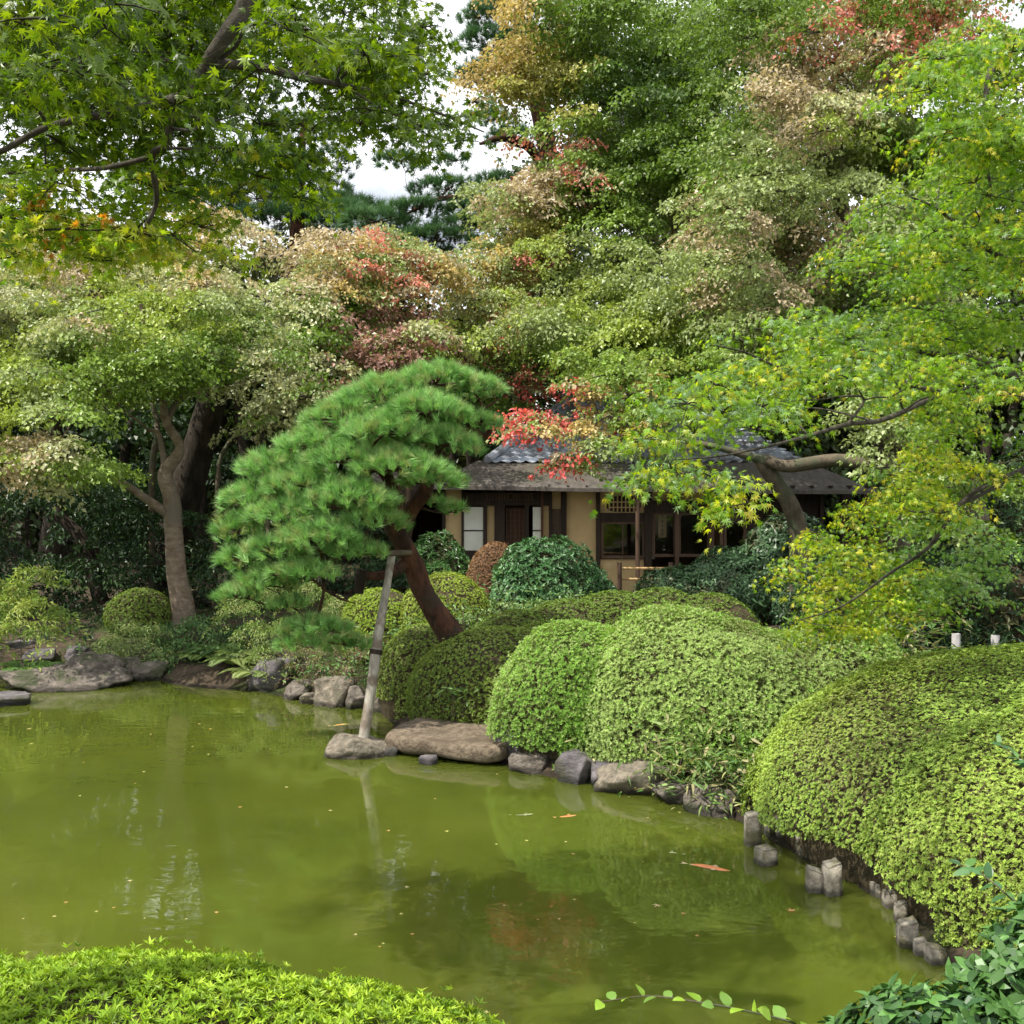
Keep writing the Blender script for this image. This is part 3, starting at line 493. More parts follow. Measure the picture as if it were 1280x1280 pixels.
# narrow window, bay window, round window, glazed opening
def window(px0, px1, py0, py1, nv, nh, y=WY-.06):
    fr = Geo(); x0, x1, z1, z0 = hx(px0), hx(px1), hz(py0), hz(py1)
    for c, h in [(((x0+x1)/2, y, z0), ((x1-x0)/2, .05, .03)), (((x0+x1)/2, y, z1), ((x1-x0)/2, .05, .03)), ((x0, y, (z0+z1)/2), (.03, .048, (z1-z0)/2+.03)), ((x1, y, (z0+z1)/2), (.03, .048, (z1-z0)/2+.03))]: fr.box(c, h)
    for k in range(1, nv): fr.box((x0+(x1-x0)*k/nv, y, (z0+z1)/2), (.01, .02, (z1-z0)/2))
    for k in range(1, nh): fr.box(((x0+x1)/2, y, z0+(z1-z0)*k/nh), ((x1-x0)/2, .018, .008))
    f = fr.build('window', M['wood_brown'], house, cols=False); p = Geo(); p.add([[x0, y+.01, z0], [x1, y+.01, z0], [x1, y+.01, z1], [x0, y+.01, z1]], [[0, 1, 2, 3]], 4); p.build('pane', M['glass'], f, cols=False)
window(690, 701, 638, 676, 3, 4); window(752, 804, 653, 696, 2, 1); window(816, 843, 642, 694, 1, 1); window(848, 885, 642, 694, 1, 1); window(905, 930, 640, 694, 1, 1)
g = Geo(); n = 40; a = np.arange(n)/n*2*np.pi; ex = np.sign(np.cos(a))*np.abs(np.cos(a))**.6*.36; ez = np.sign(np.sin(a))*np.abs(np.sin(a))**.7*.165; cx, cz = hx(779), hz(630)
g.add(np.column_stack([cx+ex, np.full(n, WY-.055), cz+ez]), [list(range(n))], n); rw = g.build('round_window', M['wood_dark'], house, cols=False)
g = Geo()
for k in range(8): x = -.29+k*.083; g.box((cx+x, WY-.075, cz), (.012, .012, .165*math.sqrt(max(0, 1-(abs(x)/.36)**3))))
g.box((cx, WY-.08, cz+.04), (.34, .01, .012)); g.box((cx, WY-.08, cz-.07), (.3, .01, .012)); g.build('lattice', M['wall'], rw, cols=False)
# room behind
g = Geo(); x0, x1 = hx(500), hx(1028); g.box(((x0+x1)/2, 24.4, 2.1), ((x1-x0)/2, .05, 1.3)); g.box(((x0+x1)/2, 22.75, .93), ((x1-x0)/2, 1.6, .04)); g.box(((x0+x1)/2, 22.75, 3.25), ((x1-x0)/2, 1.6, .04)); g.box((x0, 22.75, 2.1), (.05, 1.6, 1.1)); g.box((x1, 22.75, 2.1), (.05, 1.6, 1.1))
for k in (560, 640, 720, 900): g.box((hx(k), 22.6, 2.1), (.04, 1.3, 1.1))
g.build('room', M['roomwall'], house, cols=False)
g = Geo(); g.tube([(hx(791), 20.2, 1.02), (hx(791), 20.2, 2), (hx(791), 20.2, 3.14)], .045, 10, seg=1); g.build('eave_post', M['wood_brown'], house, cols=False)
g = Geo(); g.box((hx(791), 20.2, 1.0), (.09, .09, .04)); g.build('post_footing', M['rock_pale'], house, cols=False)
g = Geo(); g.tube([(hx(515), 20.15, .95), (hx(515), 20.15, 3.14)], .05, 10, seg=1); g.build('eave_post', M['wood_brown'], house, cols=False)
sc = empty('hanging_scroll', (hx(828), 21.35, 2.3)); tag(sc, 'tall hanging scroll with dark brushwork seen through the glass door', 'scroll')
g = Geo(); D = 21.35; g.box((hx(828, D), D, hz(657, D)), (.085, .004, .25)); g.build('paper', M['scroll'], sc, cols=False)
g = Geo(); g.tube([(hx(821.5, D), D, hz(673, D)), (hx(834.5, D), D, hz(673, D))], .014, 8, seg=1); g.build('roller', M['wood_dark'], sc, cols=False)
def stroke(g, x, z, pts, wd): g.tube([(x+a, D-.009, z+b) for a, b in pts], np.linspace(wd, wd*.5, len(pts)), 5, seg=3)
g = Geo()
for k, zz_ in enumerate([646, 652, 657.5, 663, 668]):
    x, z = hx(828, D), hz(zz_, D); rr = np.random.default_rng(k)
    stroke(g, x, z, [(-.04, .018), (0, .022), (.042, .02)], .005); stroke(g, x, z, [(0, .04), (.004, .0), (-.012, -.035)], .006); stroke(g, x, z, [(-.035, -.01), (0, -.004), (.03, -.012), (.04, -.03)], .005)
    if k % 2: stroke(g, x, z, [(-.03, -.03), (.0, -.026), (.03, -.03)], .004)
g.build('brushwork', M['ink'], sc, cols=False)
# low table / white tray things inside
tb = empty('low_table', (hx(793, 22), 22, 1.45)); tag(tb, 'pale low table inside the teahouse bay window', 'table'); g = Geo(); g.box((hx(796, 22), 22, 1.62), (.35, .25, .02)); g.build('table_top', M['paper'], tb, cols=False)
for s in (-1, 1): g = Geo(); g.box((hx(796, 22)+s*.3, 22, 1.29), (.03, .2, .31)); g.build('leg', M['wood_brown'], tb, cols=False)
# lower bark roof (skirt) : front slope with hipped left end
def sheet(name, pts, mat, th=.07, n=(60, 10), wav=.012):
    a, b, c, d = [np.array(p, float) for p in pts]; g = Geo(); u, v = np.meshgrid(np.linspace(0, 1, n[0]), np.linspace(0, 1, n[1]), indexing='ij'); u = u[..., None]; v = v[..., None]
    q = (a*(1-u)+b*u)*(1-v)+(d*(1-u)+c*u)*v; q[..., 2] += wav*sn(q.reshape(-1, 3), 1.6, 5).reshape(n)
    for dz in (0, -th):
        w_ = q+[0, 0, dz]; i, j = np.meshgrid(np.arange(n[0]-1), np.arange(n[1]-1), indexing='ij'); ix = np.stack([i*n[1]+j, (i+1)*n[1]+j, (i+1)*n[1]+j+1, i*n[1]+j+1], -1).reshape(-1, 4); g.add(w_.reshape(-1, 3), ix if dz == 0 else ix[:, ::-1], 4)
    e = q[:, 0]; k = len(e); g.add(np.vstack([e, e-[0, 0, th]]), [[t, t+1, k+t+1, k+t] for t in range(k-1)], 4)
    for e in (q[0], q[-1]): k = len(e); g.add(np.vstack([e, e-[0, 0, th]]), [[t, t+1, k+t+1, k+t] for t in range(k-1)], 4)
    return g.build(name, M[mat], house, False, False)
EZ = hz(607, 20.1); XL, XR = hx(535, 20.1), hx(1098, 20.1)
sheet('eave_roof', [(XL, 20.1, EZ), (XR, 20.1, EZ-.1), (XR-1.0, 22.3, 3.78), (XL+.9, 22.3, 3.72)], 'bark_roof')
sheet('eave_roof', [(XL, 20.1, EZ-.005), (XL+.9, 22.3, 3.715), (XL+.9, 26, 3.715), (XL, 27.5, EZ-.005)], 'bark_roof', n=(12, 20))
sheet('eave_roof', [(hx(455, 21.2), 21.25, hz(612, 21.2)), (hx(560, 21.2), 21.25, hz(609, 21.2)), (hx(560, 23), 22.6, 3.55), (hx(470, 23), 22.6, 3.5)], 'bark_roof', n=(20, 10))
g = Geo()
for k in range(24): x = XL+.15+k*(XR-XL-.3)/23; g.box((x, 20.65, EZ-.02), (.02, .5, .025))
g.build('rafters', M['wood_dark'], house, cols=False)
# tiled main roof: hipped, wavy courses
def tiled(a, b, c, d, name='tiled_roof'):
    a, b, c, d = [np.array(p, float) for p in (a, b, c, d)]; Lx = np.linalg.norm(b-a); Ls = np.linalg.norm(d-a)
    nc = max(2, int(Lx/.06)); nr = max(2, int(Ls/.24)); u = np.linspace(0, 1, nc); vs = np.repeat(np.arange(nr+1)/nr, 2)[1:-1]; lift = np.tile([.07, 0], nr)
    U, Vv = np.meshgrid(u, vs, indexing='ij'); U = U[..., None]; Vv = Vv[..., None]; q = (a*(1-U)+b*U)*(1-Vv)+(d*(1-U)+c*U)*Vv; nn = nrm(np.cross(b-a, d-a)); nn = nn*np.sign(nn[2])
    row = np.repeat(np.arange(nr), 2); ph = (U[..., 0]*Lx/.26+.5*(row % 2)[None])*2*np.pi
    q = q+nn*(lift[None, :, None]+.055*np.abs(np.sin(ph/2))[..., None]*-1+.03); n = U.shape[:2]; i, j = np.meshgrid(np.arange(n[0]-1), np.arange(n[1]-1), indexing='ij')
    g = Geo(); g.add(q.reshape(-1, 3), np.stack([i*n[1]+j, (i+1)*n[1]+j, (i+1)*n[1]+j+1, i*n[1]+j+1], -1).reshape(-1, 4), 4); return g.build(name, M['tile'], house, False, False)
rl, rr_ = hx(612, 22), hx(1010, 22)
tiled((rl, 22.0, 3.62), (rr_, 22.0, 3.62), (rr_-2, 25.2, 5.35), (rl+1.9, 25.2, 5.35)); tiled((rl, 28.4, 3.62), (rl, 22.0, 3.62), (rl+1.9, 25.2, 5.35), (rl+1.9, 25.3, 5.35)); tiled((rr_, 22, 3.62), (rr_, 28.4, 3.62), (rr_-2, 25.3, 5.35), (rr_-2, 25.2, 5.35))
g = Geo(); g.tube([(rl+1.7, 25.2, 5.45), (rr_-1.8, 25.2, 5.45)], .16, 10, seg=1)
g.tube([(rl-.05, 21.95, 3.72), (rl+.9, 23.55, 4.52), (rl+1.9, 25.2, 5.42)], .09, 8); g.build('ridge', M['tile'], house, False, False)
g = Geo(); g.box(((rl+rr_)/2, 22.25, 3.58), ((rr_-rl)/2, .12, .03)); g.build('fascia', M['wood_dark'], house, cols=False)
# low bamboo rail
fr = empty('bamboo_rail', P(775, 735, 17.6)); tag(fr, 'low two-bar bamboo rail with a dark post in front of the bay window', 'rail')
D = 17.6
for py in (710.5, 724): g = Geo(); g.tube([P(772, py, D), P(840, py, D+.2)], .022, 8, seg=1); g.build('rail', M['bamboo'], fr, cols=False)
g = Geo(); p = P(774, 703, D); g.tube([(p[0], D-.05, .85), (p[0], D-.05, p[2])], .045, 8, .05, seg=1); g.build('post', M['wood_brown'], fr, cols=False)
g = Geo(); p = P(838, 703, D+.2); g.tube([(p[0], D+.15, .85), (p[0], D+.15, p[2])], .045, 8, .05, seg=1); g.build('post', M['wood_brown'], fr, cols=False)

# ------------------------------------------------------------------ autumn colour map (leaf colours by place in the garden)
CL = dict(gd=(.065, .125, .018), g=(.125, .21, .026), gm=(.185, .285, .042), yg=(.28, .36, .06), yl=(.36, .36, .05), sv=(.28, .35, .125), bf=(.39, .41, .21), pk=(.45, .37, .24), orr=(.44, .34, .13), rd=(.54, .19, .14), dr=(.34, .19, .15), yo=(.36, .36, .09))
ANC = [(30, 350, 'bf'), (60, 400, 'sv'), (150, 370, 'yg'), (250, 380, 'yg'), (330, 275, 'pk'), (420, 275, 'pk'), (290, 320, 'bf'), (450, 315, 'orr'), (495, 345, 'rd'), (520, 320, 'pk'), (380, 355, 'bf'), (350, 460, 'bf'), (400, 495, 'bf'), (470, 430, 'dr'), (530, 440, 'dr'),
       (440, 385, 'g'), (520, 300, 'sv'), (560, 380, 'bf'), (600, 350, 'orr'), (610, 450, 'rd'), (600, 480, 'g'), (620, 400, 'bf'), (20, 460, 'yg'), (60, 480, 'sv'), (100, 520, 'gm'), (20, 585, 'pk'), (60, 570, 'bf'), (150, 560, 'gm'), (250, 440, 'g'), (300, 430, 'g'), (200, 470, 'gm'), (400, 440, 'g'),
       (640, 230, 'pk'), (690, 200, 'rd'), (640, 330, 'orr'), (700, 330, 'yg'), (600, 300, 'sv'), (670, 370, 'yg'), (730, 350, 'sv'), (620, 370, 'bf'), (800, 250, 'g'), (700, 150, 'gm'), (760, 130, 'g'), (850, 180, 'g'), (940, 300, 'sv'), (960, 170, 'sv'), (1100, 160, 'yg'), (1130, 200, 'g'), (1000, 20, 'g'), (1110, 30, 'gm'), (1200, 100, 'g'), (930, 60, 'g'), (350, 300, 'pk'), (400, 325, 'pk'), (320, 380, 'sv'), (470, 370, 'sv'), (270, 300, 'pk'), (700, 470, 'gm'), (820, 400, 'yg'), (560, 320, 'orr'), (250, 285, 'orr'), (480, 300, 'rd'), (640, 420, 'sv'), (580, 410, 'yg'), (760, 300, 'sv'), (850, 280, 'sv'), (900, 290, 'pk'), (1010, 310, 'pk'), (980, 80, 'pk'), (1060, 30, 'rd'), (1160, 70, 'rd'), (1000, 140, 'pk'), (1080, 110, 'bf'), (700, 100, 'yo'), (640, 55, 'orr'),
       (740, 60, 'g'), (800, 100, 'gd'), (870, 60, 'g'), (900, 150, 'g'), (780, 180, 'g'), (950, 230, 'sv'), (1040, 220, 'sv'), (820, 350, 'sv'), (700, 390, 'sv'), (660, 515, 'rd'), (700, 510, 'rd'), (745, 530, 'orr'), (700, 575, 'rd'), (760, 450, 'gm'), (880, 430, 'gm'), (930, 370, 'sv'),
       (1150, 130, 'sv'), (1230, 250, 'g'), (660, 345, 'rd'), (740, 260, 'gm'), (700, 260, 'gm'), (830, 230, 'gm'), (560, 440, 'g'), (120, 440, 'gm'), (0, 520, 'yg'), (780, 400, 'yg'), (740, 560, 'sv'), (860, 500, 'gm'), (30, 300, 'bf'), (100, 310, 'pk'), (200, 320, 'bf'),
       (900, 20, 'g'), (1000, 400, 'sv'), (1100, 350, 'g'), (1150, 300, 'sv'), (1100, 60, 'pk'), (680, 290, 'yo'), (540, 340, 'orr')]
APX = np.array([a[:2] for a in ANC], float); ACL = np.array([CL[a[2]] for a in ANC])
def autumn(px, py, rr, s=28):
    d = np.hypot((px[:, None]-APX[:, 0])+rr.normal(0, s, (len(px), 1)), (py[:, None]-APX[:, 1])+rr.normal(0, s, (len(px), 1)))
    o = ACL[np.argmin(d, 1)].copy(); red = (o[:, 0] > 1.8*o[:, 1]); sw = red & (rr.uniform(size=len(o)) < .4); o[sw] = np.array([CL['pk'], CL['bf'], CL['sv']])[rr.integers(0, 3, sw.sum())]
    vivid = red & ~sw & (np.abs(px-680) < 90) & (py > 490); o[vivid] = (.66, .13, .12); return o

# ------------------------------------------------------------------ trees
def grow(g, nodes, targets, rr, r0=.10, wob=.10, r1=.012, sides=6):
    """limbs from the existing skeleton nodes [(pos, radius)] out to each target"""
    tr = np.array([n[0] for n in nodes]); order = np.argsort([np.min(np.linalg.norm(tr-t, axis=1)) for t in targets])
    for k in order:
        t = targets[k]; A = np.array([n[0] for n in nodes]); d = np.linalg.norm(A-t, axis=1)+np.clip(A[:, 2]-t[2]+.1, 0, 9)*1.5
        m = int(np.argmin(d)); a, ra = nodes[m]; dist = np.linalg.norm(t-a)
        if dist < .05: continue
        rs = min(ra*.75, r0, .014+.022*dist); n = 5; f = np.linspace(0, 1, n)[:, None]
        pts = a*(1-f)+t*f+np.array([0, 0, 1.])*(dist*.10*np.sin(f*np.pi))*rr.uniform(-.6, 1.2)+rr.normal(0, wob*dist*.22, (n, 3))*np.sin(f*np.pi)
        rad = np.linspace(rs, min(r1, rs), n); g.tube(pts, rad, sides, .05, seg=3, cap=False)
        for q, r_ in list(zip(pts, rad))[1:]: nodes.append((q, r_))
def pad_leaves(g, gt, pads, rr, leaf, per_sprig, sprig_r, sprig_dens, flat=.15, star=None, colf=None, hang=.35, Wr=.75, twig=True):
    for (c, Rr, col) in pads:
        ns = max(5, int(sprig_dens*.92*Rr*Rr*math.pi)); r = np.sqrt(rr.uniform(size=ns)); a = rr.uniform(0, 6.28, ns); ax = rr.uniform(.75, 1.25); ph = rr.uniform(0, 6.28, 3); r = r*(1+.30*np.sin(3*a+ph[0])+.18*np.sin(5*a+ph[1])+.10*np.sin(9*a+ph[2]))
        ox = np.cos(a)*r*Rr*ax; oy = np.sin(a)*r*Rr/ax*.9; lump = sn(np.column_stack([ox+c[0], oy+c[1], 0*ox+c[2]]), 3.2/Rr, 9)
        r = np.where(rr.uniform(size=ns) < .15, r*1.25, r); oz = flat*Rr*(1-r**2*1.6)+.12*Rr*lump+rr.normal(0, .055*Rr, ns); C = c+np.column_stack([ox, oy, oz])
        o = np.column_stack([np.cos(a)*r, np.sin(a)*r, 0*r]); N = nrm(np.array([0, 0, 1.])+o*.75+.18*rr.normal(size=(ns, 3)))
        sc_ = col(C, rr) if callable(col) else np.tile(np.array(col), (ns, 1)); sc_ = sc_*(1+rr.normal(0, .13, (ns, 1)))
        m = per_sprig; u = nrm(np.cross(N, rr.normal(size=(ns, 3)))); v = np.cross(N, u); th = rr.uniform(0, 6.28, (ns, m)); rd = np.sqrt(rr.uniform(size=(ns, m)))*sprig_r*rr.uniform(.7, 1.2, (ns, 1))
        off = u[:, None]*(np.cos(th)*rd)[..., None]+v[:, None]*(np.sin(th)*rd)[..., None]+N[:, None]*rr.normal(0, .10*sprig_r, (ns, m, 1)); Lc = (C[:, None]+off-np.array([0, 0, 1.])*(rd**2/sprig_r*.5)[..., None]).reshape(-1, 3)
        T = nrm(off.reshape(-1, 3)/sprig_r+np.repeat(o, m, 0)*.4+.5*rr.normal(size=(ns*m, 3))-np.array([0, 0, hang])); Nl = nrm(np.repeat(N, m, 0)+.55*rr.normal(size=(ns*m, 3)))
        cc = np.clip(np.repeat(sc_, m, 0)*(1+rr.normal(0, .15, (ns*m, 1))), .004, .9); ln = leaf*rr.uniform(.65, 1.2, ns*m)
        if star is None: g.poly(leafq(Lc, T, Nl, ln, ln*Wr, .25, .1), cc)
        else: g.poly(stars(Lc, T, Nl, ln*.55, star), cc)
        if twig and gt is not None:
            sel = rr.choice(ns, min(ns, 7 if star is None else 6), replace=False); base = c-np.array([0, 0, .05*Rr])
            for q in C[sel]: g.tube([base, (base+q)/2+np.array([0, 0, .04*Rr])+rr.normal(0, .05*Rr, 3), q-[0, 0, .02]], [.010 if star is None else .004, .006 if star is None else .003, .003 if star is None else .0015], 4, col=(.045, .035, .025), seg=2, cap=False)
def proj(C): return 640+C[:, 0]/C[:, 1]*1280, 640-(C[:, 2]-EYE)/C[:, 1]*1280
def acol(C, rr): px, py = proj(C); return autumn(px+rr.normal(0, 26), py+rr.normal(0, 22), rr, 9)
def in_gap(px, py, m=0):
    a = ((px-535)/105)**2+((py-222)/46)**2 < 1; b = ((px-640)/42)**2+((py-185)/60)**2 < 1; c = ((px-560)/48)**2+((py-22)/50)**2 < 1; return a | b | c
def tree(name, label, trunk, trad, clusters, leaf=.07, bark='bark_mid', seed=0, padpx=80, per=34, sr=.26, sd=13, cols=acol, cat='tree', group='maples around the teahouse', extra=(), limb=.10, flat=.16, gap=True, leafm='leaf', fixed=()):
    rr = np.random.default_rng(seed+500); root = empty(name, trunk[0]); tag(root, label, cat, group); gt = Geo(); gt.tube(trunk, trad, 12, .10, seg=5)
    nodes = [(np.array(p, float), r) for p, r in zip(trunk, trad)]; nodes = nodes[len(nodes)//2:]
    for pts, rad in extra: gt.tube(pts, rad, 9, .08, seg=5, cap=False); nodes += [(np.array(p, float), r) for p, r in list(zip(pts, rad))[1:]]
    pads = []
    for (cx, cy, hx_, hy_, D0, D1, n) in clusters:
        got = 0; tries = 0
        while got < n and tries < n*20:
            tries += 1; u, v = rr.uniform(-1, 1, 2)
            if u*u+v*v > 1: continue
            px, py = cx+u*hx_, cy+v*hy_
            if gap and in_gap(px, py): continue
            if ((px-232)/88)**2+((py-570)/92)**2 < 1 or (((px-440)/32)**2+((py-430)/42)**2 < 1 and D0 < 23.5): continue
            D = D0+(D1-D0)*np.clip(.5-.35*v+rr.uniform(-.45, .45), 0, 1); c = P(px, py, D); Rr = padpx/1280*D*rr.uniform(.65, 1.25)
            pads.append((c, Rr, cols)); got += 1
            if rr.uniform() < .55: pads.append((c+np.array([rr.normal(0, .5)*Rr, rr.normal(0, .5)*Rr, -rr.uniform(.25, .5)*Rr]), Rr*rr.uniform(.5, .8), cols))
    for f in fixed: pads.append((P(*f[:3]), f[3]/1280*f[2], cols if len(f) < 5 else f[4]))
    tw = Geo(); grow(gt, nodes, [p[0]-np.array([0, 0, .05]) for p in pads], rr, limb); g = Geo(); pad_leaves(g, tw, pads, rr, leaf, per, sr, sd, flat)
    tk = gt.build('trunk', M[bark], root, True, False); cr = g.build('crown', M[leafm], root); return root
def base(px, D, off=-.2): x = (px-640)/1280*D; return np.array([x, D, H1(x, D)+off])
# A: pale trunk maple on the left
tree('maple_tree', 'maple with pale sunlit twisted trunk standing on the left bank', [base(228, 18.6), P(229, 760, 18.6), P(221, 720, 18.55), P(217, 660, 18.5), P(215, 625, 18.45), P(207, 592, 18.4), P(225, 560, 18.35), P(208, 528, 18.2), P(203, 500, 18.1), P(192, 470, 18), P(184, 430, 17.8), P(176, 380, 17.6)],
     [.26, .20, .165, .145, .14, .13, .085, .075, .065, .055, .045, .03],
     [(120, 400, 190, 80, 15.2, 19, 24), (70, 500, 130, 80, 14.5, 18, 17), (25, 585, 70, 28, 14.2, 15.2, 5), (260, 425, 110, 55, 16, 19.5, 14), (150, 590, 55, 22, 16, 17.5, 4), (140, 470, 120, 50, 17.5, 20, 9)], leaf=.078, bark='bark_pale', seed=1, padpx=58, per=22, sr=.2, sd=19, limb=.06,
     extra=[([P(207, 592, 18.4), P(203, 560, 18.4), P(197, 540, 18.3), P(186, 538, 18.2)], [.07, .055, .05, .03]), ([P(213, 645, 18.5), P(185, 625, 18.2), P(155, 605, 17.8), P(118, 590, 17.2), P(80, 580, 16.6)], [.09, .075, .06, .045, .03]), ([P(208, 528, 18.2), P(222, 502, 18.4), P(240, 487, 18.6), P(262, 450, 18.8)], [.06, .055, .045, .03])])
tree('maple_tree', 'buff and orange maple with a thick dark leaning trunk behind the pale trunk', [base(205, 22), P(225, 640, 22), P(248, 560, 21.8), P(268, 490, 21.6), P(285, 430, 21.5), P(300, 370, 21.5)], [.42, .36, .33, .30, .24, .16],
     [(330, 320, 170, 60, 19.5, 24, 20), (350, 420, 120, 55, 18.5, 22, 15), (400, 490, 55, 20, 17.5, 18.5, 4), (330, 480, 60, 60, 17.8, 19.5, 5), (90, 330, 120, 50, 21, 25, 10), (210, 330, 70, 40, 20, 24, 7)], leaf=.088, bark='bark_dark', seed=2, padpx=58, per=22, sr=.24, sd=13)
tree('maple_tree', 'dusky red maple with black forked limbs above the top of the pine', [base(470, 24.5), P(456, 600, 24.5), P(452, 500, 24), P(445, 430, 23.8), P(440, 385, 23.6)], [.22, .19, .16, .12, .08],
     [(470, 335, 95, 50, 21, 25, 13), (515, 430, 60, 24, 19.5, 21.5, 6), (450, 400, 90, 40, 23, 26, 8), (560, 380, 70, 60, 21, 25, 11)], leaf=.09, bark='bark_dark', seed=3, padpx=52, per=22, sr=.24, sd=13, extra=[([P(452, 480, 24), P(475, 440, 23.5), P(505, 395, 23)], [.1, .08, .05])])
tree('maple_tree', 'buff and scarlet maple standing left behind the teahouse', [base(590, 29), P(592, 600, 29), P(585, 500, 28), P(590, 420, 27), P(600, 360, 26)], [.24, .2, .17, .12, .08],
     [(610, 400, 70, 80, 22.5, 28, 14), (640, 470, 50, 45, 22.5, 26, 7), (620, 340, 60, 40, 24, 28, 8)], leaf=.10, bark='bark_dark', seed=4, padpx=52, per=22, sr=.27, sd=11)
tree('maple_tree', 'large mottled green and pink maple rising right behind the teahouse roof', [base(800, 29.5), P(800, 560, 29.5), P(790, 460, 28.5), P(770, 380, 27.5), P(770, 300, 27)], [.34, .3, .26, .2, .12],
     [(750, 340, 130, 100, 21, 28, 40), (690, 240, 60, 55, 24, 28, 12), (880, 400, 130, 80, 19, 25, 22), (760, 430, 120, 50, 20, 24, 14)], leaf=.098, bark='bark_mid', seed=5, padpx=58, per=22, sr=.27, sd=11.5)
tree('maple_tree', 'tall deep green maple towering over the teahouse at the top', [base(860, 33), P(855, 500, 32.5), P(850, 350, 31), P(845, 230, 30), P(850, 120, 29)], [.4, .36, .3, .22, .12],
     [(810, 90, 110, 100, 25, 32, 34), (910, 110, 110, 120, 24, 32, 32), (700, 90, 60, 70, 26, 31, 12), (800, 220, 120, 60, 24, 29, 18), (820, -10, 220, 40, 25, 31, 16)], leaf=.12, bark='bark_dark', seed=6, padpx=58, per=22, sr=.34, sd=7.5)
tree('maple_tree', 'silvery green maple with pink tips filling the upper right', [base(1120, 24), P(1110, 560, 23.5), P(1085, 420, 22.5), P(1060, 300, 21.5), P(1040, 200, 20.5)], [.34, .3, .25, .18, .1],
     [(1010, 250, 130, 110, 16.5, 22, 38), (1060, 80, 120, 90, 17, 22, 26), (920, 330, 120, 70, 17, 21, 20), (1180, 230, 110, 160, 18, 23, 24), (1180, 60, 110, 80, 19, 23, 12), (1010, 420, 110, 60, 16, 20, 14), (1080, -10, 200, 40, 18, 22, 16), (1120, 180, 80, 60, 19, 23, 8)], leaf=.088, bark='bark_mid', seed=7, padpx=60, per=22, sr=.24, sd=15)
# F: old curved trunk in front of the teahouse
tree('maple_tree', 'old maple with a hooked trunk and a long bare horizontal limb before the teahouse', [base(1004, 15.6), P(998, 670, 15.6), P(988, 632, 15.5), P(968, 600, 15.4), P(953, 575, 15.3), P(985, 583, 15.2), P(1045, 575, 15.1), P(1100, 583, 15), P(1145, 578, 15), P(1185, 520, 15)], [.19, .15, .135, .12, .10, .10, .10, .10, .11, .12],
     [(700, 525, 55, 16, 15, 16.5, 5), (700, 572, 25, 14, 15, 15.5, 2), (780, 540, 60, 28, 15, 16.5, 6), (860, 480, 100, 50, 14, 17, 13), (760, 470, 80, 40, 15, 17, 8)], leaf=.075, bark='bark_mid', seed=8, padpx=42, per=20, sr=.17, sd=24, limb=.05, extra=[([P(953, 575, 15.3), P(900, 560, 15.3), P(830, 545, 15.4), P(760, 520, 15.5)], [.07, .05, .035, .02])])
tree('maple_tree', 'shaded maple with thick crossing limbs at the right edge behind the near boughs', [base(1225, 15), P(1215, 640, 15), P(1165, 580, 15), P(1100, 545, 15), P(1075, 520, 15)], [.24, .22, .18, .15, .1],
     [(1180, 440, 110, 60, 13, 16, 16), (1110, 500, 60, 40, 13, 15, 7), (1220, 620, 70, 50, 11, 13, 7), (1120, 560, 50, 30, 12, 13, 4)], leaf=.072, bark='bark_mid', seed=9, padpx=48, per=20, sr=.17, sd=22, limb=.08)

# tall pine and its boughs before the sky
def tuft_needles(g, C, Dr, rr, n, L, W, cols, spread=.75):
    m = len(C); th = rr.uniform(0, 6.28, (m, n)); k = np.sqrt(rr.uniform(.02, 1, (m, n)))*spread; u = nrm(np.cross(Dr, rr.normal(size=(m, 3)))); v = np.cross(Dr, u)
    T = nrm(Dr[:, None]+u[:, None]*(np.cos(th)*k)[..., None]+v[:, None]*(np.sin(th)*k)[..., None]); o = C[:, None]-Dr[:, None]*(rr.uniform(0, .5, (m, n, 1))*L)
    ln = L*rr.uniform(.7, 1.15, (m, n, 1)); B = nrm(np.cross(T, rr.normal(size=(m, n, 3))))*W
    Q = np.stack([o-B, o+B, o+T*ln], 2).reshape(-1, 3, 3); col = np.array(cols)[rr.integers(0, len(cols), m)][:, None]*(1+rr.normal(0, .14, (m, n, 1))); g.poly(Q, np.clip(col.reshape(-1, 3), .01, .8))
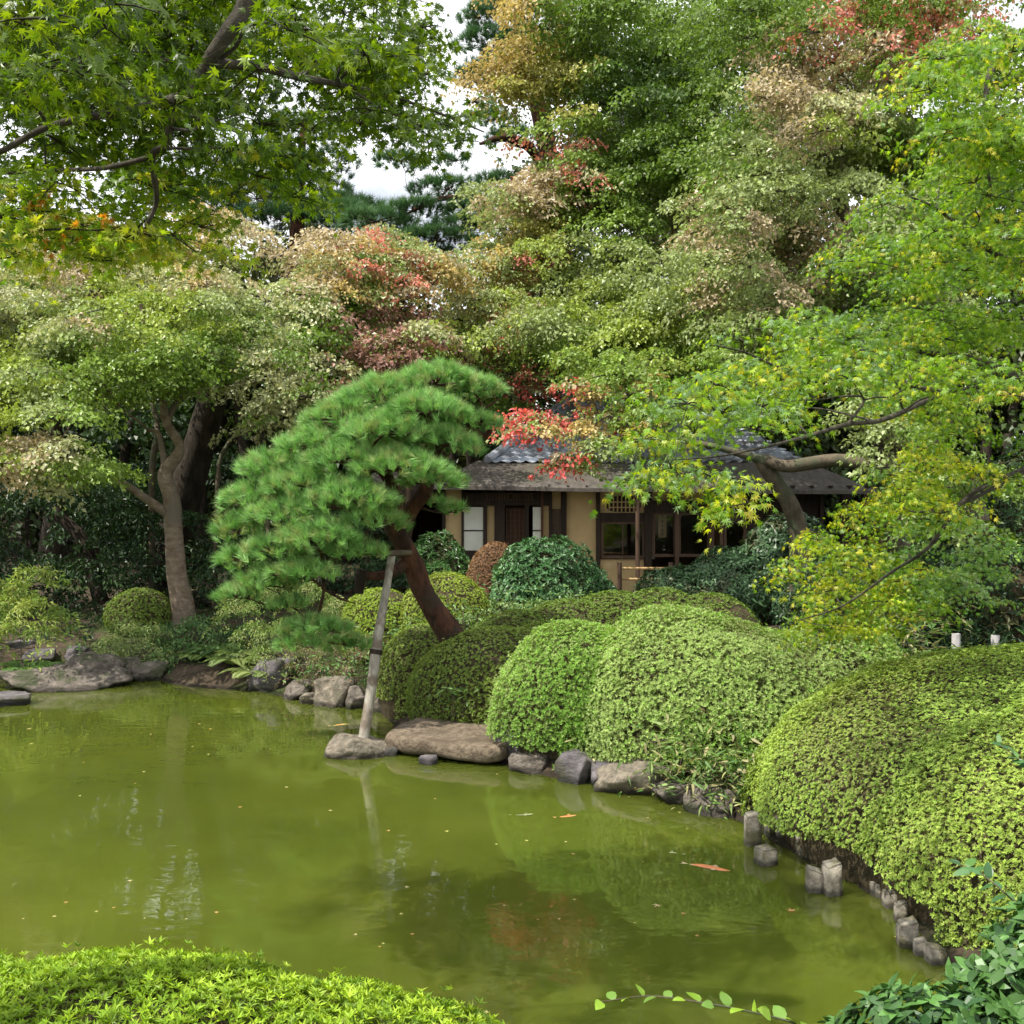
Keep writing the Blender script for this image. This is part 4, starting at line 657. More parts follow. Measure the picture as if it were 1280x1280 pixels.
def pine(name, label, trunk, trad, pads, rr, dens, nn, L, W, cols, extra=(), lean=(0, 0, 1), twist=.25, group=None, limb=.06, spread=.75, flat=.4):
    root = empty(name, trunk[0]); tag(root, label, 'pine tree', group); gt = Geo(); gt.tube(trunk, trad, 14, .13, seg=7); nodes = [(np.array(p, float), r) for p, r in zip(trunk, trad)][len(trunk)//2:]
    for pts, rad in extra: gt.tube(pts, rad, 9, .12, seg=5); nodes += [(np.array(p, float), r) for p, r in list(zip(pts, rad))[1:]]
    grow(gt, nodes, [np.array(p[0])-[0, 0, .04] for p in pads], rr, limb, .16, .012); g = Geo(); tw = Geo()
    for c, rx, ry, rz in pads:
        n = int(dens*rx*ry*3.14); a = rr.uniform(0, 6.28, n); r = np.sqrt(rr.uniform(size=n)); o = np.column_stack([np.cos(a)*r, np.sin(a)*r, 0*r]); lump = sn(o*3+c, 2, 4)
        C = c+o*[rx, ry, 0]+np.column_stack([0*r, 0*r, rz*(1-r*r*1.3)+.2*rz*lump+rr.normal(0, .12*rz, n)-np.where(rr.uniform(size=n) < .3, .5*rz, 0)])
        Dr = nrm(np.array(lean)+o*.85+twist*rr.normal(size=(n, 3))); tuft_needles(g, C, Dr, rr, nn, L, W, cols, spread)
        for q in C[rr.choice(n, min(n, 16), replace=False)]: g.tube([c-[0, 0, .3*rz], (c+q)/2-[0, 0, .1*rz], q], [.012, .008, .005], 4, col=(.07, .035, .025), seg=2, cap=False)
    tk = gt.build('trunk', M['bark_pine'], root, True, False); cr = g.build('crown', M['needle'], root); return root
rr = np.random.default_rng(42)
PADS = [(545, 468, 11.9, 60, 20), (590, 478, 12.2, 42, 16), (480, 485, 11.8, 62, 22), (530, 505, 11.4, 60, 20), (430, 512, 11.7, 55, 22), (590, 520, 12.0, 38, 16), (480, 530, 11.3, 60, 20), (395, 545, 11.6, 50, 20), (555, 545, 11.5, 50, 18), (430, 565, 11.3, 55, 20),
        (345, 575, 11.6, 48, 20), (500, 575, 11.2, 62, 20), (540, 590, 11.3, 45, 16), (380, 595, 11.3, 52, 20), (320, 615, 11.5, 45, 20), (440, 612, 11.1, 60, 20), (295, 655, 11.5, 34, 20), (355, 635, 11.2, 50, 18), (470, 640, 11.2, 42, 15), (400, 660, 11.0, 52, 17),
        (300, 690, 11.4, 32, 16), (345, 680, 11.1, 45, 17), (445, 680, 11.2, 40, 13), (330, 720, 11.3, 42, 17), (380, 705, 11.1, 45, 13), (295, 735, 11.5, 26, 12), (395, 775, 11.4, 45, 14), (375, 795, 11.3, 30, 9), (360, 745, 11.4, 26, 9), (570, 628, 12.0, 17, 8), (548, 620, 12.1, 12, 6), (470, 558, 12.3, 60, 24), (400, 620, 12.2, 60, 22), (530, 520, 12.5, 55, 20), (435, 795, 11.8, 32, 9)]
pads = [(P(a, b+8, D), r/1280*D, r/1280*D*.75, h/1280*D*.85) for a, b, D, r, h in PADS]
pine('japanese_pine', 'leaning red-barked pine with clipped bright green cloud crown propped over the pond', [P(590, 835, 12.45), P(568, 800, 12.4), P(548, 770, 12.35), P(531, 742, 12.3), P(519, 712, 12.25), P(508, 688, 12.2), P(499, 672, 12.15), P(489, 655, 12.1), P(487, 638, 12.0), P(494, 622, 11.9), P(480, 590, 11.8), P(450, 560, 11.7)],
     [.20, .155, .14, .132, .128, .122, .11, .10, .09, .08, .065, .045], pads, rr, 360, 46, .13, .0025, [(.19, .38, .11), (.26, .48, .15), (.33, .55, .19), (.14, .30, .08), (.32, .40, .15)], lean=(-.25, -.1, .9), twist=.5,
     extra=[([P(502, 678, 12.2), P(505, 655, 12.2), P(517, 632, 12.15), P(530, 615, 12.1), P(545, 585, 12), P(570, 550, 12), P(590, 530, 12.1)], [.10, .105, .095, .08, .06, .05, .03]), ([P(512, 700, 12.25), P(496, 712, 12.1), P(475, 720, 11.95), P(453, 719, 11.8)], [.09, .065, .055, .05]),
            ([P(590, 530, 12.1), P(602, 545, 12.1), P(612, 540, 12.1), P(608, 528, 12.1), P(590, 521, 12.1), P(575, 517, 12.1)], [.035, .035, .035, .03, .025, .012]), ([P(600, 515, 12.1), P(606, 510, 12.1), P(625, 498, 12.1)], [.02, .014, .006]),
            ([P(400, 660, 11.2), P(402, 700, 11.2), P(405, 735, 11.3), P(400, 760, 11.4), P(395, 778, 11.4)], [.03, .025, .02, .018, .012]), ([P(402, 735, 11.3), P(425, 748, 11.4), P(445, 755, 11.5)], [.016, .012, .006]),
            ([P(517, 632, 12.15), P(545, 640, 12.1), P(562, 640, 12.1), P(572, 628, 12.1)], [.02, .012, .01, .006])], spread=.8)
pr = empty('prop_pole', P(455, 922, 11.1)); tag(pr, 'weathered grey leaning pole with a crossbar propping the pine from a rock in the water', 'pole')
g = Geo(); g.tube([P(454, 925, 11.05), P(463, 870, 11.2), P(470, 815, 11.35), P(477, 770, 11.5), P(484, 730, 11.65), P(490, 694, 11.8)], [.058, .055, .057, .050, .047, .045], 12, .07); g.build('pole', M['pole'], pr, True, False)
g = Geo(); g.tube([P(487, 692, 11.72), P(500, 691, 11.85), P(513, 691, 11.97)], .034, 10, .05); g.build('crossbar', M['bark_mid'], pr, True, False)
g = Geo(); g.tube([P(469.5, 818, 11.35), P(470.5, 812, 11.36)], .073, 12, seg=1); g.build('band', M['wood_dark'], pr, True, False)
st = Geo(); st.tube([P(452, 712, 11.78), P(450, 725, 11.78), P(449, 742, 11.78)], [.055, .06, .05], 9, .08); tag(st.build('bark_wrap', M['wood_dark'], smoothf=True, cols=False), 'black wrap hanging from the cut end of the low pine branch', 'branch wrap')
rr = np.random.default_rng(43)
PB = [(640, 20, 34, 62, 16), (610, 55, 34, 45, 12), (660, 60, 34, 60, 14), (625, 90, 34, 48, 12), (590, 95, 34, 30, 8), (650, -10, 34, 60, 16), (600, 20, 33.5, 28, 10), (560, 235, 31, 50, 7), (520, 262, 31, 50, 7), (600, 262, 31, 45, 8), (470, 275, 31, 55, 8), (580, 285, 31, 55, 10), (620, 225, 31, 30, 6), (500, 200, 31, 34, 5), (570, 200, 31, 25, 5), (640, 170, 33, 34, 6), (430, 262, 33, 40, 8), (545, 300, 31, 60, 10), (610, 150, 33, 34, 6)]
pine('tall_pine', 'tall dark pine reaching thin boughs across the bright sky gap', [base(720, 36), P(715, 500, 36), P(705, 350, 35.5), P(690, 220, 35), P(670, 120, 34.5), P(650, 20, 34.2), P(640, -80, 34)], [.45, .42, .38, .32, .25, .16, .08],
     [(P(a, b, D), r/1280*D, r/1280*D, h/1280*D) for a, b, D, r, h in PB], rr, 26, 46, .30, .007, [(.05, .12, .045), (.07, .16, .06), (.10, .20, .08)], limb=.14, twist=.5, spread=1.1,
     extra=[([P(700, 260, 35), P(668, 192, 33), P(645, 176, 32.5), P(625, 172, 32), P(600, 180, 31.5)], [.22, .18, .15, .1, .05]), ([P(700, 300, 35), P(640, 262, 33), P(590, 248, 31), P(545, 250, 31), P(500, 272, 31)], [.14, .12, .08, .06, .03])])
pine('tall_pine', 'second tall pine with dark layered crown behind the orange maple tops', [base(360, 38), P(365, 450, 38), P(370, 320, 38), P(375, 220, 38), P(380, 150, 38)], [.4, .36, .3, .2, .08],
     [(P(a, b, 38), r/1280*38, r/1280*38, h/1280*38) for a, b, r, h in [(370, 160, 50, 14), (340, 195, 55, 14), (410, 200, 40, 14), (380, 235, 60, 14), (320, 245, 60, 14), (430, 262, 60, 14), (360, 275, 70, 14), (250, 250, 60, 16), (270, 200, 50, 16), (200, 230, 60, 16)]], rr, 16, 46, .36, .009, [(.04, .10, .035), (.06, .13, .05)], limb=.14, twist=.5, spread=1.1)

# far woods
rr = np.random.default_rng(99); g = Geo(); gt = Geo()
for k in range(360):
    px = rr.uniform(-700, 1980); D = rr.uniform(36, 50); top = 300 if px < 420 else (345 if px < 660 else 140); py = rr.uniform(top+30, 640)
    if px > 1280 or px < 0: py = rr.uniform(200, 640)
    if k >= 230: px = rr.uniform(-150, 1450); D = rr.uniform(31, 36); py = rr.uniform(420, 640)
    pad_leaves(g, None, [(P(px, py, D), 100/1280*D*rr.uniform(.7, 1.3), (np.array([.03, .06, .015])*rr.uniform(.6, 1.8))*np.array([rr.uniform(.9, 1.6), 1, 1]))], rr, .26, 16, .6, 2.6, .5, twig=False)
for k in range(40):
    px = rr.uniform(-100, 1380); D = rr.uniform(30, 46); b = base(px, D); gt.tube([b, b+[rr.normal(0, .3), 0, 3], b+[rr.normal(0, .8), 0, 7]], [.2, .17, .1], 7, .05)
fw = g.build('far_woods', M['dark']); tag(fw, 'dark mass of distant trees closing the view', kind='stuff'); t_ = gt.build('trunks', M['bark_dark'], None, True, False); t_.parent = fw
# side woods: trees beyond the frame on both sides and behind, that shade the left bank and show in reflections
for k, (px, D, lb) in enumerate([(-330, 17, 'broad green maple beyond the left edge of the pond'), (60, 27, 'dark green maple deep in the shade behind the left bank')]):
    b = base(px, D); sd_ = np.random.default_rng(k)
    tree('maple_tree', lb, [b, b+[.2, 0, 2.5], b+[0, .3, 5]], [.3, .25, .18], [(px, 400, 170, 120, D-2.5, D+2, 24)], leaf=.09, bark='bark_dark', seed=20+k, padpx=80, per=26, sr=.3, sd=9)
def loose_shrub(name, label, spots, cols, leaf, Wr, seed, mat='clip', per=16, sr=.12, sd=45, flat=.45, hang=.35, group='loose shrubs on the left bank'):
    rr = np.random.default_rng(seed); sp = [P(a, b, D) for a, b, D, r_ in spots]; c = np.mean(sp, 0); b = np.array([c[0], c[1], H1(c[0], c[1])]); root = empty(name, b); tag(root, label, 'shrub', group)
    ca = np.array(cols); f = lambda C, rr: ca[rr.integers(0, len(ca), len(C))]
    pads = [(p, r_/1280*p[1], f) for p, (_, _, _, r_) in zip(sp, spots)]; gt = Geo(); st = []
    for k in range(5): q = b+[rr.normal(0, .15), rr.normal(0, .1), 0]; gt.tube([b-[0, 0, .15], (b+q)/2+[0, 0, .05], q+[0, 0, .2]], [.022, .02, .015], 6, seg=2); st.append((q+[0, 0, .2], .014))
    grow(gt, st, [p[0] for p in pads], rr, .014, .14, .005, 5); g = Geo(); pad_leaves(g, None, pads, rr, leaf, per, sr, sd, flat, None, hang=hang, Wr=Wr)
    gt.build('stems', M['bark_mid'], root, True, False); g.build('foliage', M[mat], root); return root
def evergreen(label, c, r_, n, seed, leaf=.13):
    rr = np.random.default_rng(seed); sp = []
    for k in range(n):
        d = nrm(rr.normal(size=3))*rr.uniform(.5, 1); p = np.array(c)+d*r_; px, py = proj(p[None]); sp.append((float(px[0]), float(py[0]), float(p[1]), rr.uniform(.45, .75)/p[1]*1280))
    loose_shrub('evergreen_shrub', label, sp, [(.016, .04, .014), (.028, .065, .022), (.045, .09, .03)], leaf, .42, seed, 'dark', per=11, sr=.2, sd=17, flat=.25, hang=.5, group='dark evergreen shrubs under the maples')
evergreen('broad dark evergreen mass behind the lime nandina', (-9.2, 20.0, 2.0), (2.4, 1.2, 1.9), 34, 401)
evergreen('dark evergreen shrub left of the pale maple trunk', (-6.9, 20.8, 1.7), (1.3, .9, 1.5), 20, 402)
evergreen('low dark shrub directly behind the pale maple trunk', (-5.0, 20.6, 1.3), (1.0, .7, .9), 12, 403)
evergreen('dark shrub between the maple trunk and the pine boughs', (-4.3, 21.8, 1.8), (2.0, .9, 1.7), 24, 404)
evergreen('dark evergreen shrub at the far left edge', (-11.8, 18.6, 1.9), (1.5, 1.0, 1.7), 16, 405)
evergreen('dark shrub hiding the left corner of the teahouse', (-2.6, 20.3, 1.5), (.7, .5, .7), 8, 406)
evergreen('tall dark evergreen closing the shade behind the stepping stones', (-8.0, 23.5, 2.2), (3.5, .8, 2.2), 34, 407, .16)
loose_shrub('low_plants', 'low dark leafy plants in the shade between the nandina and the small dome', [(100, 790, 18.3, 26), (125, 780, 18.8, 26), (85, 775, 18.8, 26), (110, 800, 17.9, 18), (60, 800, 18.0, 22), (30, 805, 18.2, 24)], [(.02, .05, .016), (.035, .08, .025), (.05, .11, .035)], .09, .34, 309, 'dark', sd=45, per=12)
loose_shrub('loose_azalea', 'loosely clipped olive azalea under the low left pine boughs', [(300, 765, 15.8, 30), (340, 752, 15.6, 34), (385, 748, 15.5, 36), (420, 760, 15.4, 32), (320, 790, 15.3, 30), (360, 785, 15.2, 34), (400, 780, 15.2, 30), (330, 815, 15.0, 22), (360, 812, 14.9, 26), (440, 775, 15.2, 24), (300, 740, 16.2, 26)],
            [(.17, .26, .06), (.23, .31, .09), (.30, .34, .14), (.13, .21, .05)], .045, .4, 306, sd=110, per=22, sr=.10, flat=.5)
loose_shrub('loose_azalea', 'brownish twiggy azalea directly left of the leaning pole', [(385, 822, 14.6, 24), (420, 812, 14.5, 28), (450, 820, 14.3, 26), (405, 838, 14.3, 22), (440, 842, 14.1, 24), (430, 795, 14.8, 24), (465, 800, 14.4, 22), (365, 835, 14.6, 16)],
            [(.17, .22, .07), (.26, .21, .12), (.30, .23, .16), (.12, .17, .05)], .045, .4, 307, sd=100, per=18, sr=.10, flat=.5)
loose_shrub('nandina_shrub', 'sunlit lime nandina at the left edge of the photo', [(15, 735, 15.9, 26), (40, 722, 15.7, 24), (60, 718, 15.6, 15), (5, 760, 15.6, 30), (45, 760, 15.4, 30), (70, 770, 15.4, 20), (25, 785, 15.3, 26), (-25, 740, 15.8, 40), (-30, 785, 15.5, 40), (60, 790, 15.3, 20), (30, 750, 15.9, 30)],
            [(.28, .36, .08), (.36, .42, .13), (.20, .31, .07)], .10, .28, 301, hang=.3, sd=65)
loose_shrub('feathery_shrub', 'pale feathery shrub above the small shore rocks', [(140, 805, 16.4, 28), (165, 792, 16.6, 30), (190, 795, 16.5, 26), (130, 822, 16.2, 22), (175, 815, 16.3, 30), (155, 780, 16.9, 24), (205, 815, 16.3, 22), (150, 825, 16.2, 26)], [(.18, .27, .08), (.26, .34, .13), (.30, .36, .12), (.14, .23, .07)], .075, .14, 302, sd=90, hang=.1)
loose_shrub('leafy_shrub', 'deep green leafy shrub at the foot of the pale maple trunk', [(215, 792, 16.9, 26), (245, 790, 16.9, 28), (270, 798, 17, 26), (230, 812, 16.5, 30), (258, 818, 16.4, 28), (205, 820, 16.4, 22), (250, 778, 17.3, 24), (280, 815, 16.4, 20)], [(.06, .14, .04), (.10, .20, .06), (.16, .27, .09)], .08, .34, 303, 'gloss', sd=65)
loose_shrub('leafy_shrub', 'dark leafy shrub left of the pine boughs behind the ferns', [(290, 800, 16.8, 26), (320, 790, 16.8, 28), (275, 775, 17.6, 26), (305, 765, 17.4, 30)], [(.05, .12, .04), (.08, .17, .05), (.12, .22, .08)], .07, .34, 304, sd=60)
loose_shrub('leafy_shrub', 'pale leaved low plants between the yellow domes and the olive hedge', [(590, 770, 14.6, 20), (630, 762, 14.8, 22), (670, 758, 14.9, 22), (555, 775, 14.2, 16), (610, 780, 14.3, 16), (715, 752, 15.0, 20)], [(.16, .27, .07), (.24, .34, .12), (.12, .22, .06)], .08, .26, 305, sd=60, hang=.2)
# bare crooked stems in the dark behind the pine
for k, pts in enumerate([[base(268, 20.5), P(272, 600, 20.5), P(282, 560, 20.6), P(305, 530, 20.8)], [base(345, 21), P(325, 570, 21), P(310, 545, 21), P(302, 520, 21)], [base(130, 21), P(105, 680, 21), P(75, 640, 21), P(90, 590, 21)], [base(190, 20.6), P(190, 590, 20.6), P(197, 540, 20.8), P(190, 500, 21)], [base(327, 22), P(328, 600, 22), P(325, 500, 22)]]):
    g = Geo(); g.tube(pts, np.linspace([.05, .05, .16, .07, .08][k], [.03, .03, .10, .05, .06][k], len(pts)), 7, .08, seg=5)
    tag(g.build('tree_stem', M['bark_dark' if k in (2,) else 'bark_mid'], smoothf=True, cols=False), ['thin crooked grey stem between the dark trunk and the pine', 'thin forked stem leaning left behind the pine top', 'thick dark crooked stem in the shade on the far left', 'slim stem just left of the pale maple trunk', 'slim upright stem behind the crooked ones'][k], 'tree stem', 'bare stems in the shade')

# ------------------------------------------------------------------ near maples with star leaves
def near_maple(name, label, trunk, trad, limbs, pads, cols, seed, leaf=.055, sd=70, per=9, sr=.09, tmpl=ST7, bark='bark_grey', hang=.8, mat='leafnear'):
    rr = np.random.default_rng(seed); root = empty(name, trunk[0]); tag(root, label, 'tree', 'near maples framing the view'); gt = Geo(); gt.tube(trunk, trad, 12, .08, seg=5); nodes = []
    for pts, rad in limbs: gt.tube(pts, rad, 9, .09, seg=6, cap=False); nodes += [(np.array(p, float), r) for p, r in zip(pts, rad)]
    grow(gt, nodes, [p[0] for p in pads], rr, .009, .13, .0025, 5); g = Geo(); tw = Geo(); pad_leaves(g, tw, pads, rr, leaf, per, sr, sd, .12, tmpl, hang=hang)
    gt.build('trunk', M[bark], root, True, False); cr = g.build('crown', M[mat], root); return root
rr = np.random.default_rng(5)
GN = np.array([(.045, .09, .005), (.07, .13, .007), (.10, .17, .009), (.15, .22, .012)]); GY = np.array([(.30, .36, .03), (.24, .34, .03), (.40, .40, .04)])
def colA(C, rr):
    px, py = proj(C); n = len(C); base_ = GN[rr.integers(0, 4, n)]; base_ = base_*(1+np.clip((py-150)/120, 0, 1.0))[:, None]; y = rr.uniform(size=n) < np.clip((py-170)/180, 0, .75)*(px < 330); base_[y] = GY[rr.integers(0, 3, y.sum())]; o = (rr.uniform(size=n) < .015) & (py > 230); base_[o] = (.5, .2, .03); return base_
pads = []
def fill(cx, cy, hx_, hy_, D0, D1, n, rpx, col):
    for k in range(n):
        while True:
            u, v = rr.uniform(-1, 1, 2)
            if u*u+v*v < 1: break
        D = rr.uniform(D0, D1); pads.append((P(cx+u*hx_, cy+v*hy_, D), rpx/1280*D*rr.uniform(.7, 1.3), col))
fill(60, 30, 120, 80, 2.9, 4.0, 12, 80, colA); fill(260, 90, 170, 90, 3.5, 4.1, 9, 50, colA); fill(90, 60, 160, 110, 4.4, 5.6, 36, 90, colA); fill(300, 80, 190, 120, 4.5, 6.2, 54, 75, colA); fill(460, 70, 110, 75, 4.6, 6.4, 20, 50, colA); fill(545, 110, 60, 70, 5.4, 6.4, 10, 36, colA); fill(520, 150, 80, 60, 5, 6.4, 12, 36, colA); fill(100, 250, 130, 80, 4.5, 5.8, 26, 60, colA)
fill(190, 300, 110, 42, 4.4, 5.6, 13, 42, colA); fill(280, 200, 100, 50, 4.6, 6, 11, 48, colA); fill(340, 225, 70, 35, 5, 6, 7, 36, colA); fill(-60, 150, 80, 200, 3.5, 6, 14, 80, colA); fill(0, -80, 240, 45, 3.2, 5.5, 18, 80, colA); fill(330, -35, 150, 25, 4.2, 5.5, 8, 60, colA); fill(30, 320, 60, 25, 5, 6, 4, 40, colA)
B0 = P(330, -120, 3.9)
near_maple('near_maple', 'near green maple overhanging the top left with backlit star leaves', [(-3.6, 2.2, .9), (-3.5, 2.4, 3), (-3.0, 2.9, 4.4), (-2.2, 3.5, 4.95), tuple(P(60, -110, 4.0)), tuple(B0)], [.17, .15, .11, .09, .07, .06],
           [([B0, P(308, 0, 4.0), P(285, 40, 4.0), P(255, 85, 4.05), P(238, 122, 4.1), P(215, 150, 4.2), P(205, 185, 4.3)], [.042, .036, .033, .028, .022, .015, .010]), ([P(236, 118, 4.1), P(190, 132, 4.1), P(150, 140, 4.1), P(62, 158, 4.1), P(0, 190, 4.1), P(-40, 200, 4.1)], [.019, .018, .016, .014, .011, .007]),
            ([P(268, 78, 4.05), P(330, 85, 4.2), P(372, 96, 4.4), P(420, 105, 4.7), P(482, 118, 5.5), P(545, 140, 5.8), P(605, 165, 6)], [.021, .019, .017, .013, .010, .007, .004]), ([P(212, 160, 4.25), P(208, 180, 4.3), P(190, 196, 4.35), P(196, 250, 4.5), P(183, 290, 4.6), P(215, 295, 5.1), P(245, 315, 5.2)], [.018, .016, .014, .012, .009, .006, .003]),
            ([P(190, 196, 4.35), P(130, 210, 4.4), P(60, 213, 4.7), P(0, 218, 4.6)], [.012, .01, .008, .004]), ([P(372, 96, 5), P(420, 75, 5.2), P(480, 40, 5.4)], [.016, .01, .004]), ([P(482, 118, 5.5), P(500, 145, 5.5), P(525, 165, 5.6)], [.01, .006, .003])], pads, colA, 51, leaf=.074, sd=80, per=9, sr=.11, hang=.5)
pads = []
RG = np.array([(.09, .19, .015), (.13, .25, .02), (.18, .31, .028), (.24, .36, .035)]); RY = np.array([(.34, .42, .03), (.42, .46, .04), (.46, .43, .05), (.28, .38, .03)])
def colB(C, rr):
    px, py = proj(C); n = len(C); b = RG[rr.integers(0, 4, n)]; pr_ = np.where((py > 560), .50, .16); pr_ = np.where((px > 1150) & (py < 520), .12, pr_); pr_ = np.where((px > 1120) & (py > 640), .25, pr_); y = rr.uniform(size=n) < pr_; b[y] = RY[rr.integers(0, 4, y.sum())]; o = rr.uniform(size=n) < .015; b[o] = (.40, .36, .05)
    s = (rr.uniform(size=n) < .25) & (px < 1130) & (py < 600); b[s] = (.15, .26, .10); return b
def colK(C, rr): return np.array([(.14, .28, .08), (.20, .34, .12), (.26, .36, .16)])[rr.integers(0, 3, len(C))]
fill(880, 520, 110, 55, 5.0, 6.4, 17, 42, colB); fill(835, 588, 70, 24, 4.9, 5.5, 10, 32, colB); fill(915, 620, 40, 26, 4.9, 5.4, 6, 28, colB); fill(1010, 450, 120, 70, 5.8, 7.5, 22, 44, colB); fill(1120, 400, 120, 110, 7, 9, 32, 50, colB); fill(1240, 250, 80, 210, 6.5, 8.8, 50, 52, colB)
fill(1180, 560, 90, 70, 7, 9, 16, 44, colB); fill(1085, 690, 75, 70, 8.2, 9.6, 28, 32, colB); fill(1020, 772, 55, 24, 8.6, 9.4, 14, 26, colB); fill(1120, 770, 60, 30, 8, 9, 12, 32, colB); fill(1140, 630, 50, 40, 7, 8.2, 11, 34, colB); fill(1330, 300, 50, 300, 7.5, 9, 10, 60, colB); fill(1100, 300, 60, 60, 7.5, 9, 8, 40, colB); fill(880, 470, 90, 30, 6.4, 7.6, 6, 36, colB); fill(1210, 110, 75, 80, 6.5, 8.5, 20, 50, colB); fill(1200, 480, 90, 30, 5.8, 6.6, 8, 40, colB); fill(1210, 700, 70, 60, 8.6, 9.8, 18, 38, colK); fill(1060, 720, 90, 55, 8.4, 9.6, 18, 28, colB)
TR = P(1440, 480, 8.6)
near_maple('near_maple', 'near yellow-green weeping maple reaching in from the right edge', [(6.0, 9.2, .9), (5.8, 8.9, 2.0), (5.5, 8.7, 2.9), tuple(TR), (5.1, 8.4, 4.6), (4.8, 8.1, 6.4)], [.20, .18, .15, .12, .09, .06],
           [([TR, P(1330, 500, 8.3), P(1280, 497, 8), P(1215, 490, 7.6), P(1180, 491, 7.3), P(1130, 514, 6.8), P(1095, 527, 6.5), P(1060, 530, 6.2), P(1010, 545, 5.8), P(959, 558, 5.5), P(900, 570, 5.3), P(840, 575, 5.1)], [.07, .042, .029, .024, .021, .018, .016, .014, .011, .008, .006, .003]),
            ([P(1180, 491, 7.3), P(1140, 483, 7.1), P(1108, 469, 7), P(1040, 464, 6.8), P(985, 463, 6.6), P(930, 440, 6.5), P(880, 430, 6.5)], [.024, .02, .018, .013, .010, .007, .004]), ([TR, P(1340, 560, 8.3), P(1280, 586, 8), P(1208, 622, 7.6), P(1162, 683, 7.6), P(1113, 716, 7.9), P(1054, 757, 8.1), P(1000, 775, 8.3)], [.05, .027, .02, .017, .014, .011, .008, .004]),
            ([P(1280, 590, 8), P(1205, 628, 7.6), P(1150, 640, 7.5), P(1120, 632, 7.5)], [.02, .013, .009, .004]), ([TR, P(1330, 450, 8.6), P(1280, 473, 8.6), P(1212, 450, 8.6), P(1150, 440, 8.6)], [.09, .07, .06, .045, .02]), ([P(1060, 530, 6.2), P(1080, 500, 6.3), P(1062, 495, 6.4), P(1020, 500, 6.4)], [.01, .008, .007, .004]),
            ([(5.1, 8.4, 4.6), P(1280, 330, 8), P(1220, 300, 7.9), P(1170, 260, 7.9), P(1120, 240, 7.9)], [.05, .028, .02, .012, .005]), ([(4.8, 8.1, 6.4), P(1260, 60, 7.6), P(1230, 150, 7.4), P(1240, 250, 7.3)], [.04, .028, .018, .008])], pads, colB, 52, leaf=.066, sd=74, per=10, sr=.125)

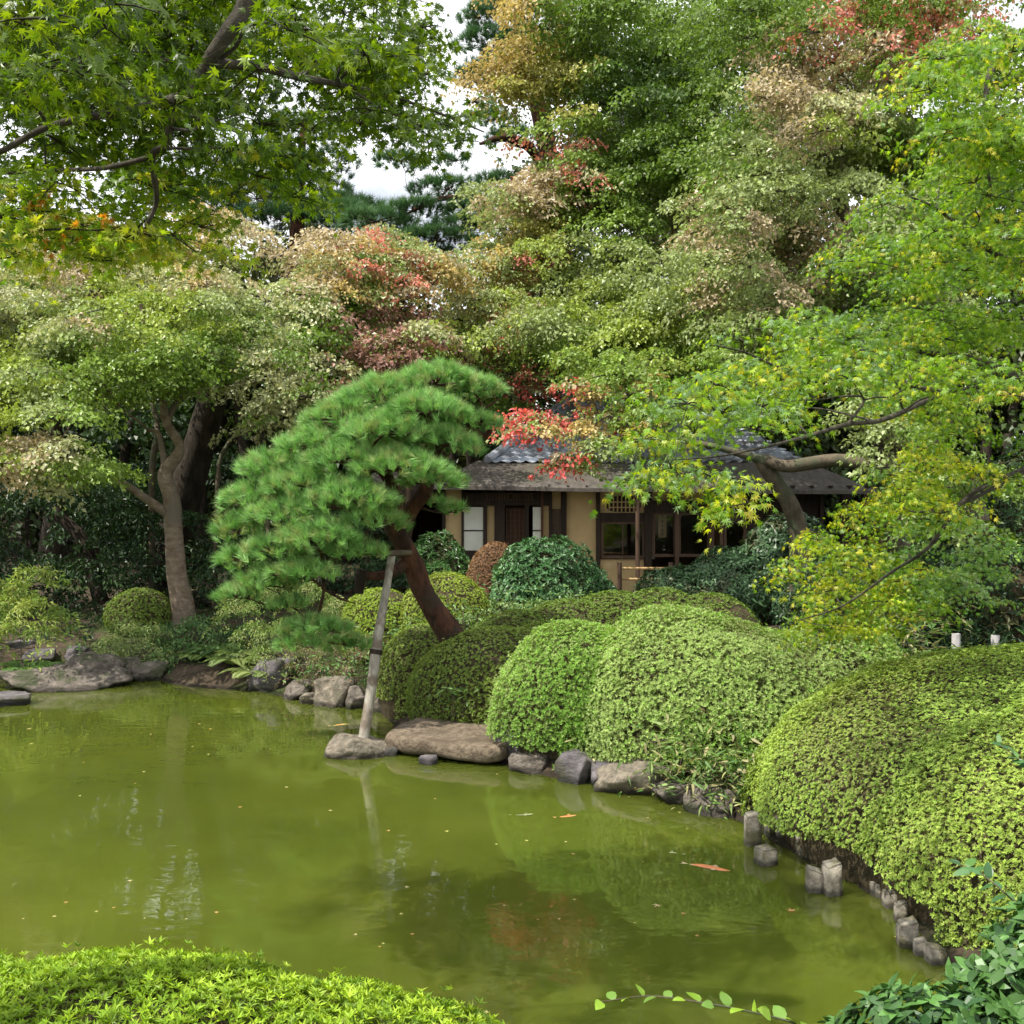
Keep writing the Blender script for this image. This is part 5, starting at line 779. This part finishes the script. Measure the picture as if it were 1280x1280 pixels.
# ------------------------------------------------------------------ koi and floating leaves
def koi(px, py, ang, L, col1, col2, lb, seed):
    D = EYE*1280/(py-640); c = P(px, py, D); c[2] = .003; root = empty('koi', c); tag(root, lb, 'fish', 'koi in the pond'); root.rotation_euler.z = ang
    g = Geo(); n = 16; t = np.linspace(0, 1, n); x = (t-.45)*L; bend = .06*L*np.sin(t*4+seed); pts = np.column_stack([x, bend, -.012+0*t]); rad = L*.11*np.sin(np.pi*np.clip(t*.93+.05, 0, 1))**.7+.002
    T = 12; th = np.arange(T)/T*2*np.pi; V = pts[:, None]+np.stack([0*rad[:, None]*th, rad[:, None]*np.cos(th)*.8, rad[:, None]*np.sin(th)*.55], -1); i, j = np.meshgrid(np.arange(n-1), np.arange(T), indexing='ij'); j2 = (j+1) % T
    F = np.stack([i*T+j, i*T+j2, (i+1)*T+j2, (i+1)*T+j], -1).reshape(-1, 4); fc = np.where((sn(V[i.ravel(), j.ravel()], 9/L*.9, seed) > -.2)[:, None], col1, col2)
    def child(nm, V, F, k, fc):
        gg = Geo(); gg.add(V, F, k, fc); me = gg.build(nm, M['koi']); me.parent = root; return me
    body = child('body', V.reshape(-1, 3), F, 4, fc)
    xt = x[0]; child('tail', np.array([[xt+.02*L, bend[0], .0], [xt-.16*L, bend[0]+.09*L, .001], [xt-.10*L, bend[0], .0], [xt-.16*L, bend[0]-.07*L, .001]]), [[0, 1, 2], [0, 2, 3]], 3, col2)
    for s in (-1, 1): child('fin', np.array([[x[10], s*.06*L, 0], [x[9], s*.17*L, .001], [x[8], s*.15*L, 0], [x[8], s*.07*L, 0]]), [[0, 1, 2, 3]], 4, col2)
M['koi'] = leafmat('koi_skin', .05, .3, .5)
koi(885, 1084, -.35, .34, (.60, .20, .06), (.50, .42, .26), 'largest orange and white koi swimming near the stone stakes', 1)
koi(709, 1020, .5, .22, (.62, .20, .07), (.5, .26, .1), 'plain orange koi in the middle of the pond', 2)
koi(654, 1018, .2, .22, (.35, .35, .2), (.12, .13, .05), 'dull cream and dark koi left of the plain orange one', 3)
koi(842, 1066, 2.6, .15, (.45, .46, .30), (.40, .42, .26), 'small pale koi above the largest orange one', 4)
koi(425, 906, .4, .26, (.5, .26, .06), (.38, .3, .1), 'faint orange koi left of the rock under the pole', 5)
FL_ = [(823, 1132, .05), (1121, 1172, .02), (990, 1140, .05), (507, 1110, .03), (500, 1143, .025), (515, 1168, .022), (446, 1169, .022), (480, 1180, .018), (475, 1185, .016), (36, 911, .05), (38, 930, .04), (262, 912, .04), (358, 985, .03), (120, 1140, .02), (142, 1135, .02), (250, 905, .035), (610, 1266, .03), (870, 1170, .025), (700, 1150, .02), (560, 1040, .03), (300, 1010, .03), (180, 965, .03)]
rr = np.random.default_rng(12); FL_ += [(float(rr.uniform(10, 900)), float(rr.uniform(880, 1165)), float(rr.uniform(.012, .03))) for _ in range(34)]
for k, (px, py, s) in enumerate(FL_):
    D = EYE*1280/(py-640); rr = np.random.default_rng(k); a = rr.uniform(0, 6.28); Q = stars(np.array([[0, 0, .0]]), np.array([[math.cos(a), math.sin(a), 0]]), np.array([[0, 0, 1.]]), s*1.0, ST5, .0 if k else .0); Q[..., 2] = .006+np.abs(Q[..., 2])*.3
    gg = Geo(); gg.poly(Q, np.array([(.62, .50, .28), (.55, .5, .2), (.6, .33, .15)][k % 3])); ob = gg.build('floating_leaf', M['leaf']); ob.location = ((px-640)/1280*D, D, 0)
    tag(ob, 'small dry fallen leaf floating on the green pond', 'fallen leaf', 'fallen leaves on the water')
